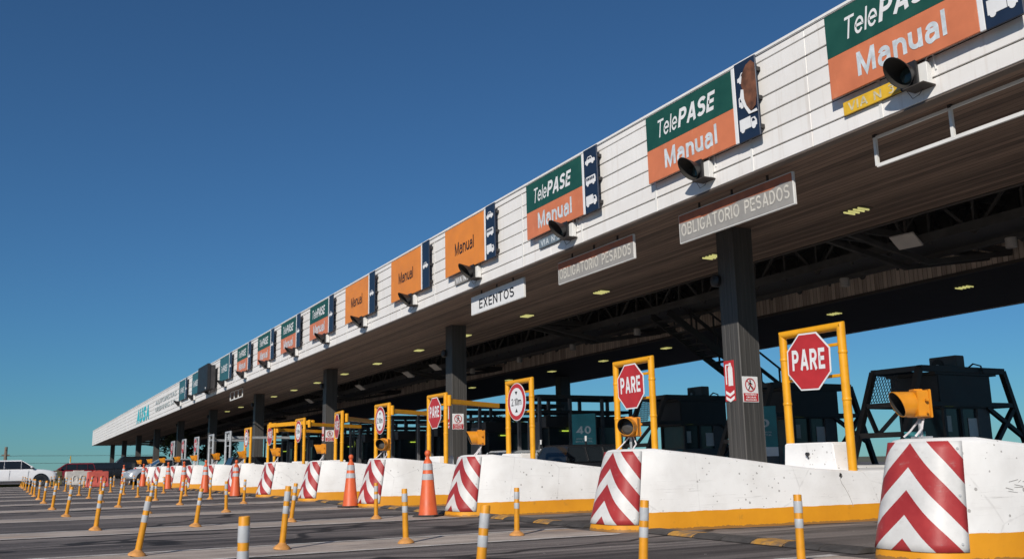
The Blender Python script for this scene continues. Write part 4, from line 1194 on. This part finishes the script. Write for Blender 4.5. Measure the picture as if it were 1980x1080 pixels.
# boom gates with raised striped arms
def boom(x, y, lab, rot=0):
    t = thing('boom_gate', lab, 'boom gate', (x, y, 0), 0, 'boom gates between the booths')
    b = MB(); b.box((-.16, -.18, 0), (.16, .18, .98), 'frame_yellow'); b.box((-.17, -.19, .98), (.17, .19, 1.02), 'lamp_yellow'); b.build('cabinet', t, bevel=.015)
    b = MB()
    for i in range(6):
        b.bar((rot * i * .14, -.22, .70 + i * .14), (rot * (i + 1) * .14, -.22, .839 + i * .14), .05, .03, 'sign_white' if i % 2 else 'sign_black', up=(0, 1, 0))
    b.build('arm', t)
boom(-25.54, 15.0, 'yellow boom gate cabinet with raised striped arm right of the round 2.10m sign', .0)
boom(-21.73, 14.2, 'yellow boom gate cabinet with raised striped arm beside the teal 40 banner', .03)
# teal banners between the booths
def banner(x, y, z0, z1, w, rz, lab, big='40', lines=True):
    t = thing('banner', lab, 'banner', (x, y, z0), rz, 'teal banners by the booths')
    h = z1 - z0
    b = MB(); b.box((-w/2, 0, 0), (w/2, .02, h), 'teal'); b.build('cloth', t)
    b = MB(); b.box((-w/2, -.004, 0), (w/2, -.0005, h * .18), 'sign_white'); b.build('foot_band', t)
    strokes(big, t, (0, -.002, h * .66), w * .62, h * .16, 'letter_pale', .17)
    for zz in (.48, .42): text('AÑOS CON VOS' if zz > .45 else 'EN LA RUTA', t, (0, -.002, h * zz), w * .7, h * .035, 'letter_pale', .01)
    for xx in (-w/2, w/2):
        b = MB(); b.bar((xx, .03, -z0), (xx, .03, h), .03, .03, 'steel_dark'); b.build('pole', t)
banner(-24.55, 15.75, .85, 2.30, .80, .55, 'teal banner with a large pale 40 beside the third booth')
banner(-17.4, 16.2, .9, 2.1, .9, .75, 'dark teal banner behind the nearest lit column', '40')
t = thing('price_board', 'small white price board with teal header beside the nearest barrier', 'notice board', (-12.75, 16.0, 0), .5)
b = MB(); b.bar((-.12, .02, 0), (-.12, .02, .8), .04, .04, 'steel_dark'); b.build('leg', t)
b = MB(); b.bar((.12, .02, 0), (.12, .02, .8), .04, .04, 'steel_dark'); b.build('leg', t)
b = MB(); b.box((-.20, 0, .5), (.20, .02, 1.32), 'sign_white'); b.build('panel', t)
b = MB(); b.box((-.20, -.004, 1.18), (.20, -.0005, 1.32), 'teal'); b.build('header', t)
for i in range(6):
    for j in range(2):
        b = MB(); b.box((-.17 + j*.18, -.004, 1.06 - i*.09), (-.02 + j*.18, -.0005, 1.12 - i*.09), 'booth_grey'); b.build('price_tile', t)
# stair down from the walkway
t = thing('steel_stair', 'dark steel stair with handrails coming down from the canopy walkway', 'stair', (-23.0, 0, 0))
p0, p1 = Vector((0, 17.7, 5.3)), Vector((0, 23.0, 2.15))
b = MB()
for dx in (-.42, .42): b.bar((dx, *p0.yz), (dx, *p1.yz), .08, .22, 'steel_dark')
b.build('stringer', t)
b = MB()
for i in range(1, 18):
    p = p0.lerp(p1, i / 18); b.box((-.40, p.y - .13, p.z - .02), (.40, p.y + .13, p.z + .02), 'steel_dark')
b.build('tread', t)
b = MB()
for dx in (-.42, .42):
    for h in (.55, 1.05): b.bar((dx, p0.y, p0.z + h), (dx, p1.y, p1.z + h), .05, .05, 'steel_dark')
    for i in range(0, 7):
        p = p0.lerp(p1, i / 6); b.bar((dx, p.y, p.z), (dx, p.y, p.z + 1.05), .045, .045, 'steel_dark')
b.build('handrail', t)
b = MB(); b.box((-.6, 22.9, 2.05), (.6, 24.4, 2.15), 'steel_dark')
for dx in (-.5, .5):
    for y in (23.0, 24.3): b.bar((dx, y, 0), (dx, y, 2.06), .09, .09, 'steel_dark')
b.build('landing', t)

# ------------------------------------------------------------------ vehicles
def loft(b, rings, mat, cap=True):
    n = len(rings[0]); vs = [p for r in rings for p in r]; fs = []
    for i in range(len(rings) - 1):
        for k in range(n):
            k2 = (k + 1) % n; fs.append((i*n+k, i*n+k2, (i+1)*n+k2, (i+1)*n+k))
    if cap: fs += [tuple(range(n)), tuple(range((len(rings)-1)*n, len(rings)*n))[::-1]]
    b.add(vs, fs, mat)
def car(name, lab, cat, loc, rz, paint, Lc=4.4, W=1.78, H=1.5, kind='suv', group=None):
    """front towards +Y of the local frame"""
    t = thing(name, lab, cat, loc, rz, group)
    h = Lc / 2; belt = H * .69; w = W / 2
    def ring(y, z0, z1, ww, wt):     # rounded lower body section
        zm = z0 + (z1 - z0) * .45
        return [(-ww*.9, y, z0), (-ww, y, z0+.10), (-ww, y, zm), (-wt, y, z1-.04), (-wt*.93, y, z1), (wt*.93, y, z1), (wt, y, z1-.04), (ww, y, zm), (ww, y, z0+.10), (ww*.9, y, z0)]
    hood = H * (.655 if kind != 'van' else .68); gz = .24
    st = [(-h, .42, belt*.80, .80, .74), (-h+.10, gz+.06, belt*.95, .93, .86), (-h+.45, gz, belt, 1, .95), (-.3*h, gz-.02, belt, 1, .96), (.25*h, gz-.02, belt, 1, .96), (h*.50, gz, hood, 1, .94), (h*.82, gz, hood*.95, .97, .88), (h-.10, gz+.04, hood*.82, .90, .78), (h, .38, hood*.62, .78, .70)]
    if kind == 'van': st[5] = (h*.72, gz, belt, 1, .95)
    b = MB(); loft(b, [ring(y, z0, z1, w*a, w*c) for y, z0, z1, a, c in st], paint)
    o = b.build('body', t, smooth=True); md = o.modifiers.new('s', 'SUBSURF'); md.levels = 1; md.render_levels = 1
    ws = {'suv': (.46*h, .14*h, -.62*h, -.90*h), 'sedan': (.42*h, .08*h, -.42*h, -.72*h), 'van': (.78*h, .52*h, -.88*h, -.97*h), 'pickup': (.30*h, .02*h, -.22*h, -.30*h)}[kind]
    a, b1, c, d = ws
    def gr(y, z, ww): return (y, z, ww)
    zb_ = belt - .03; zt_ = H - .05
    vs = []
    base = [(d, .90), (c, .94), (b1, .94), (a, .88)]; top = [(d + .16*h*.5, .70), (c, .74), (b1, .74), (b1 + .02, .70)]
    ringb = [(-w*q, y, zb_) for y, q in base] + [(w*q, y, zb_) for y, q in base[::-1]]
    ringt = [(-w*q, y, zt_) for y, q in top] + [(w*q, y, zt_) for y, q in top[::-1]]
    b = MB(); loft(b, [ringb, ringt], 'car_glass'); b.build('window', t)
    rt = [(-w*(q+.015), y, zt_) for y, q in top] + [(w*(q+.015), y, zt_) for y, q in top[::-1]]
    rt2 = [(x*.86, y*.97, H) for x, y, z in rt]; rt0 = [(x, y, zt_-.03) for x, y, z in rt]
    b = MB(); loft(b, [rt0, rt, rt2], paint)
    for sx in (-1, 1):
        for i, j in ((0, 0), (1, 1), (2, 2), (3, 3)):
            p = Vector((sx*w*(base[i][1]+.012), base[i][0], zb_)); q = Vector((sx*w*(top[j][1]+.012), top[j][0], zt_)); b.bar(p, q, .035, .045, paint if i in (0, 3) else 'car_black')
        m0, m1 = (c + b1)/2, (c + b1)/2; b.bar((sx*w*.95, m0, zb_), (sx*w*.752, m1, zt_), .05, .05, 'car_black')
    b.build('roof', t, bevel=.012)
    if kind == 'pickup':
        b = MB(); b.box((-w*.88, -h*.92, belt + .0), (w*.88, -h*.30, belt + .03), 'car_black'); b.build('bed_cover', t)
    for sx in (-1, 1):
        for y in (h*.60, -h*.58):
            wt_ = MB(); R = Matrix.Translation((sx*(w-.10), y, .33)) @ Matrix.Rotation(PI/2, 4, 'Y')
            wt_.lathe([(.22, -.10), (.31, -.115), (.335, -.09), (.335, .09), (.31, .115), (.22, .10)], 'tyre', 24, R)
            wh = wt_.build('wheel', t, smooth=True)
            rm = MB(); rm.lathe([(.05, .105), (.21, .095), (.225, .112), (.225, .06), (0.05, .07)], 'rim', 20, Matrix.Translation((sx*(w-.10), y, .33)) @ Matrix.Rotation(sx*PI/2, 4, 'Y'))
            rm.build('rim', wh, smooth=True)
            ar = MB(); n = 18; vs = [(sx*(w+.008), y + .42*math.cos(PI*i/n), .33 + .42*math.sin(PI*i/n)) for i in range(n+1)] ; vs += [(sx*(w-.16), q, z) for _, q, z in vs]
            ar.add(vs, [tuple(range(n+1))] + [(i, i+1, n+2+i, n+1+i) for i in range(n)], 'car_black'); ar.build('wheel_arch', t)
        lb = MB(); lb.box((sx*w*.52 - .16, h-.20, hood*.70), (sx*w*.52 + .16, h-.045, hood*.82), 'headlight'); lb.build('headlight', t, bevel=.03)
        lb = MB(); lb.box((sx*w*.66 - .14, -h-.005, belt*.70), (sx*w*.66 + .14, -h+.16, belt*.86), 'taillight'); lb.build('taillight', t, bevel=.03)
        lb = MB(); lb.box((sx*(w+.02) - .09, a - .25, belt + .0), (sx*(w+.02) + .09, a - .13, belt + .13), paint); lb.build('mirror', t, bevel=.03)
        lb = MB()
        for y in (.35*h - .1, -.12*h, -.52*h): lb.box((sx*(w+.001) - .003, y, .40), (sx*(w+.001) + .003, y + .012, belt - .1), 'car_black')
        lb.build('door_seam', t)
    return t
car('parked_car', 'white sport utility car facing right at the left edge of the picture', 'car', (-62.9, .72, 0), 0, 'car_white', 4.55, 1.85, 1.52, 'suv')
car('parked_car', 'dark red car behind the white car at the left', 'car', (-75.0, 4.35, 0), PI, 'car_red', 3.6, 1.75, 1.38, 'suv')
car('pickup_truck', 'black pickup truck behind the red plastic barrier', 'pickup truck', (-86.2, 7.8, 0), PI, 'car_black', 4.9, 1.85, 1.45, 'van')
car('van', 'tall black van farthest away under the end of the canopy', 'van', (-101.0, 12.0, 0), PI, 'car_black', 5.6, 2.0, 2.15, 'van')
car('parked_car', 'silver car with its nose beside the smallest orange cone', 'car', (-57.2, 8.15, 0), PI + .12, 'car_silver', 4.1, 1.75, 1.42, 'sedan')
car('parked_car', 'black car in the lane behind the second barrier from the right', 'car', (-20.9, 13.9, 0), 0, 'car_black', 4.3, 1.75, 1.28, 'sedan')
car('parked_car', 'pale silver car whose roof shows right of the round 2.10m sign', 'car', (-25.5, 14.6, 0), 0, 'car_silver', 4.3, 1.75, 1.22, 'sedan')
car('parked_car', 'white car far back behind the nearest barrier under the booth cage', 'car', (-25.5, 34.5, 0), .0, 'car_white', 4.4, 1.8, 1.5, 'suv')
car('parked_car', 'dark car among the far barriers right of the white uprights', 'car', (-47.2, 11.2, 0), 0, 'car_black', 4.3, 1.75, 1.36, 'sedan')

# plastic road barriers at the left
def water_barrier(x, y, w, h, mat, lab):
    t = thing('plastic_barrier', lab, 'barrier', (x, y, 0), PI/2 + .25, None)
    b = MB(); pts = [(-.24, 0), (.24, 0), (.22, .12), (.13, .30), (.11, h), (-.11, h), (-.13, .30), (-.22, .12)]
    vs = [(-w/2, p, q) for p, q in pts] + [(w/2, p, q) for p, q in pts]; n = 8
    b.add(vs, [(i, (i+1) % n, n + (i+1) % n, n + i) for i in range(n)] + [tuple(range(n))[::-1], tuple(range(n, 2*n))], mat); b.build('shell', t, bevel=.03)
    b = MB()
    for xx in (-.22, .22):
        for i in range(9):
            a = PI * i / 8; a2 = PI * (i+1) / 8
            if i < 8: b.bar((xx + .13*math.cos(a), -.135, .42 + .16*math.sin(a)), (xx + .13*math.cos(a2), -.135, .42 + .16*math.sin(a2)), .03, .04, mat)
        for s in (-.13, .13): b.bar((xx + s, -.14, .42), (xx + s, -.16, .22), .03, .04, mat)
    b.build('rib', t)
    b = MB(); b.box((-w*.2, -.07, h), (w*.2, .07, h + .05), mat); b.build('filler_neck', t, bevel=.01)
water_barrier(-54.2, 4.5, 1.05, .80, 'plastic_red', 'faded red plastic road barrier with arched ribs among the yellow posts')
water_barrier(-63.0, 4.15, 1.5, .82, 'plastic_white', 'dirty white plastic road barrier left of the red one')
water_barrier(-65.5, 3.1, .55, .85, 'plastic_olive', 'olive green box at the nose of the white car')

# ------------------------------------------------------------------ poles, wires, small sign, trees
for i, (x, y, h, lab) in enumerate([(-120, .35, 3.6, 'grey wooden utility pole at the far left behind the white car'), (-150, 40, 6.5, 'distant utility pole out of sight behind the canopy end')][:1]):
    t = thing('utility_pole', lab, 'utility pole', (x, y, 0))
    b = MB(); b.tube([(0, 0, 0), (0, 0, h)], [.20, .15], 'pole_wood', 10); b.build('shaft', t, smooth=True)
    b = MB(); b.bar((-.4, 0, h - .25), (.4, 0, h - .25), .12, .14, 'pole_wood'); b.bar((0, -.4, h - .9), (0, .4, h - .9), .12, .14, 'pole_wood'); b.build('crossarm', t)
for i, (z, lab) in enumerate([(2.62, 'upper dark overhead wire crossing the sky at far left'), (1.78, 'lower dark overhead wire just above the cars at far left')]):
    b = MB(); pts = []
    for j in range(25):
        u = j / 24; y = -22 + u * 48; seg = ((y + 22) % 24) / 24; pts.append((-120.3, y, z + .02 * (y - .35) * .3 * 0 + .25 * ((2 * seg - 1) ** 2 - 1) * .3))
    b.tube(pts, .022, 'wire', 6); tag(b.build('overhead_wire'), lab, 'wire', 'overhead wires')
t = thing('lane_marker_sign', 'small dark hazard marker on a pale post behind the red car', 'sign', (-78.5, 4.55, 0))
b = MB(); b.tube([(0, 0, 0), (0, 0, 1.75)], .05, 'white_metal', 8); b.build('post', t)
b = MB(); b.box((-.16, -.03, 1.45), (.16, .03, 1.95), 'sign_faded_yellow'); b.build('plate', t, bevel=.02)
b = MB(); b.box((-.09, -.04, 1.5), (.09, -.031, 1.9), 'sign_black'); b.build('symbol', t)

def tree(x, y, h, r, seed, mat, lab, n=2600, ls=.16):
    rnd = random.Random(seed)
    t = thing('tree', lab, 'tree', (x, y, 0), 0, 'trees beyond the toll plaza')
    b = MB(); b.tube([(0, 0, 0), (.05, .03, h*.3), (.0, .1, h*.62)], [.05*h*.6, .035*h*.6, .012*h], 'bark', 8)
    cl = []
    for i in range(16):
        a = rnd.uniform(0, 2*PI); rr = r * rnd.uniform(.25, .8); z = h * rnd.uniform(.42, .92)
        c = Vector((rr*math.cos(a), rr*math.sin(a), z)); cl.append((c, r * rnd.uniform(.28, .48)))
        b.tube([(0, 0, h*rnd.uniform(.25, .5)), tuple(c*.6 + Vector((0, 0, z*.35))), tuple(c)], [.02*h*.5, .012*h*.5, .004*h], 'bark', 5)
    b.build('trunk', t, smooth=True)
    b = MB()
    for i in range(n):
        c, cr = cl[rnd.randrange(len(cl))]
        d = Vector((rnd.gauss(0, 1), rnd.gauss(0, 1), rnd.gauss(0, 1))).normalized() * cr * rnd.random() ** .45
        p = c + d; u = Vector((rnd.gauss(0, 1), rnd.gauss(0, 1), rnd.gauss(0, .7))).normalized(); v = u.orthogonal().normalized()
        s = ls * rnd.uniform(.6, 1.5)
        b.add([tuple(p - u*s), tuple(p + v*s*.5), tuple(p + u*s), tuple(p - v*s*.5)], [(0, 1, 2, 3)], mat)
    b.build('crown', t)
tree(-108, 17.2, 5.2, 2.0, 1, 'leaf', 'green tree seen between the far columns under the canopy end')
tree(-116, 22.5, 4.4, 2.2, 2, 'leaf_dark', 'darker tree to the right of the green one at the far columns')
tree(-60, 30.0, 3.9, 1.6, 3, 'leaf_dark', 'tree seen through the canopy left of the second column')
tree(-66, 36.0, 4.0, 1.9, 4, 'leaf', 'looser tree behind the booths beside the overhead bar')
tree(-30, 54.0, 3.6, 2.6, 6, 'leaf', 'low bushy tree behind the nearest booth cage at the right')

# ------------------------------------------------------------------ camera, light, sky
F, yaw, pit, rol = 1799.4, .4973, .1941, -.0183
f = Vector((-math.cos(yaw)*math.cos(pit), math.sin(yaw)*math.cos(pit), math.sin(pit)))
r = Vector((math.sin(yaw), math.cos(yaw), 0)); u = r.cross(f)
r2 = r*math.cos(rol) + u*math.sin(rol); u2 = -r*math.sin(rol) + u*math.cos(rol)
cd = bpy.data.cameras.new('camera'); co = bpy.data.objects.new('camera', cd); COL.objects.link(co)
cd.sensor_width = 36; cd.lens = 36 * F / 1980; cd.clip_start = .05; cd.clip_end = 8000
mat = Matrix((( r2.x, u2.x, -f.x, 0), (r2.y, u2.y, -f.y, 0), (r2.z, u2.z, -f.z, .856), (0, 0, 0, 1)))
co.matrix_world = mat
cd.dof.use_dof = True; cd.dof.focus_distance = 13.0; cd.dof.aperture_fstop = 3.2
S.camera = co

EL = math.radians(30); AZ = math.radians(138.7)          # azimuth clockwise from +Y
sd = Vector((math.sin(AZ)*math.cos(EL), math.cos(AZ)*math.cos(EL), math.sin(EL)))
ld = bpy.data.lights.new('sun', 'SUN'); lo = bpy.data.objects.new('sun', ld); COL.objects.link(lo)
ld.energy = 4.4; ld.angle = math.radians(.5); ld.color = (1, .925, .83)
lo.rotation_euler = (-sd).to_track_quat('-Z', 'Y').to_euler()
w = bpy.data.worlds.new('World'); S.world = w; w.use_nodes = True
nt = w.node_tree; bg = nt.nodes['Background']
sk = nt.nodes.new('ShaderNodeTexSky'); sk.sky_type = 'NISHITA'; sk.sun_disc = False
sk.sun_elevation = EL; sk.sun_rotation = AZ; sk.altitude = 3000; sk.air_density = 1.6; sk.dust_density = .0; sk.ozone_density = 10.0
mx = nt.nodes.new('ShaderNodeMix'); mx.data_type = 'RGBA'; mx.blend_type = 'MULTIPLY'; mx.inputs[0].default_value = 1
mx.inputs[7].default_value = (.42, .865, .975, 1)
hs = nt.nodes.new('ShaderNodeHueSaturation'); hs.inputs['Saturation'].default_value = .93
nt.links.new(sk.outputs[0], mx.inputs[6]); nt.links.new(mx.outputs[2], hs.inputs['Color']); nt.links.new(hs.outputs[0], bg.inputs[0]); bg.inputs[1].default_value = .066
S.view_settings.view_transform = 'Standard'; S.view_settings.look = 'None'
S.view_settings.exposure = 0; S.view_settings.gamma = 1; S.view_settings.use_curve_mapping = False
S.cycles.max_bounces = 6
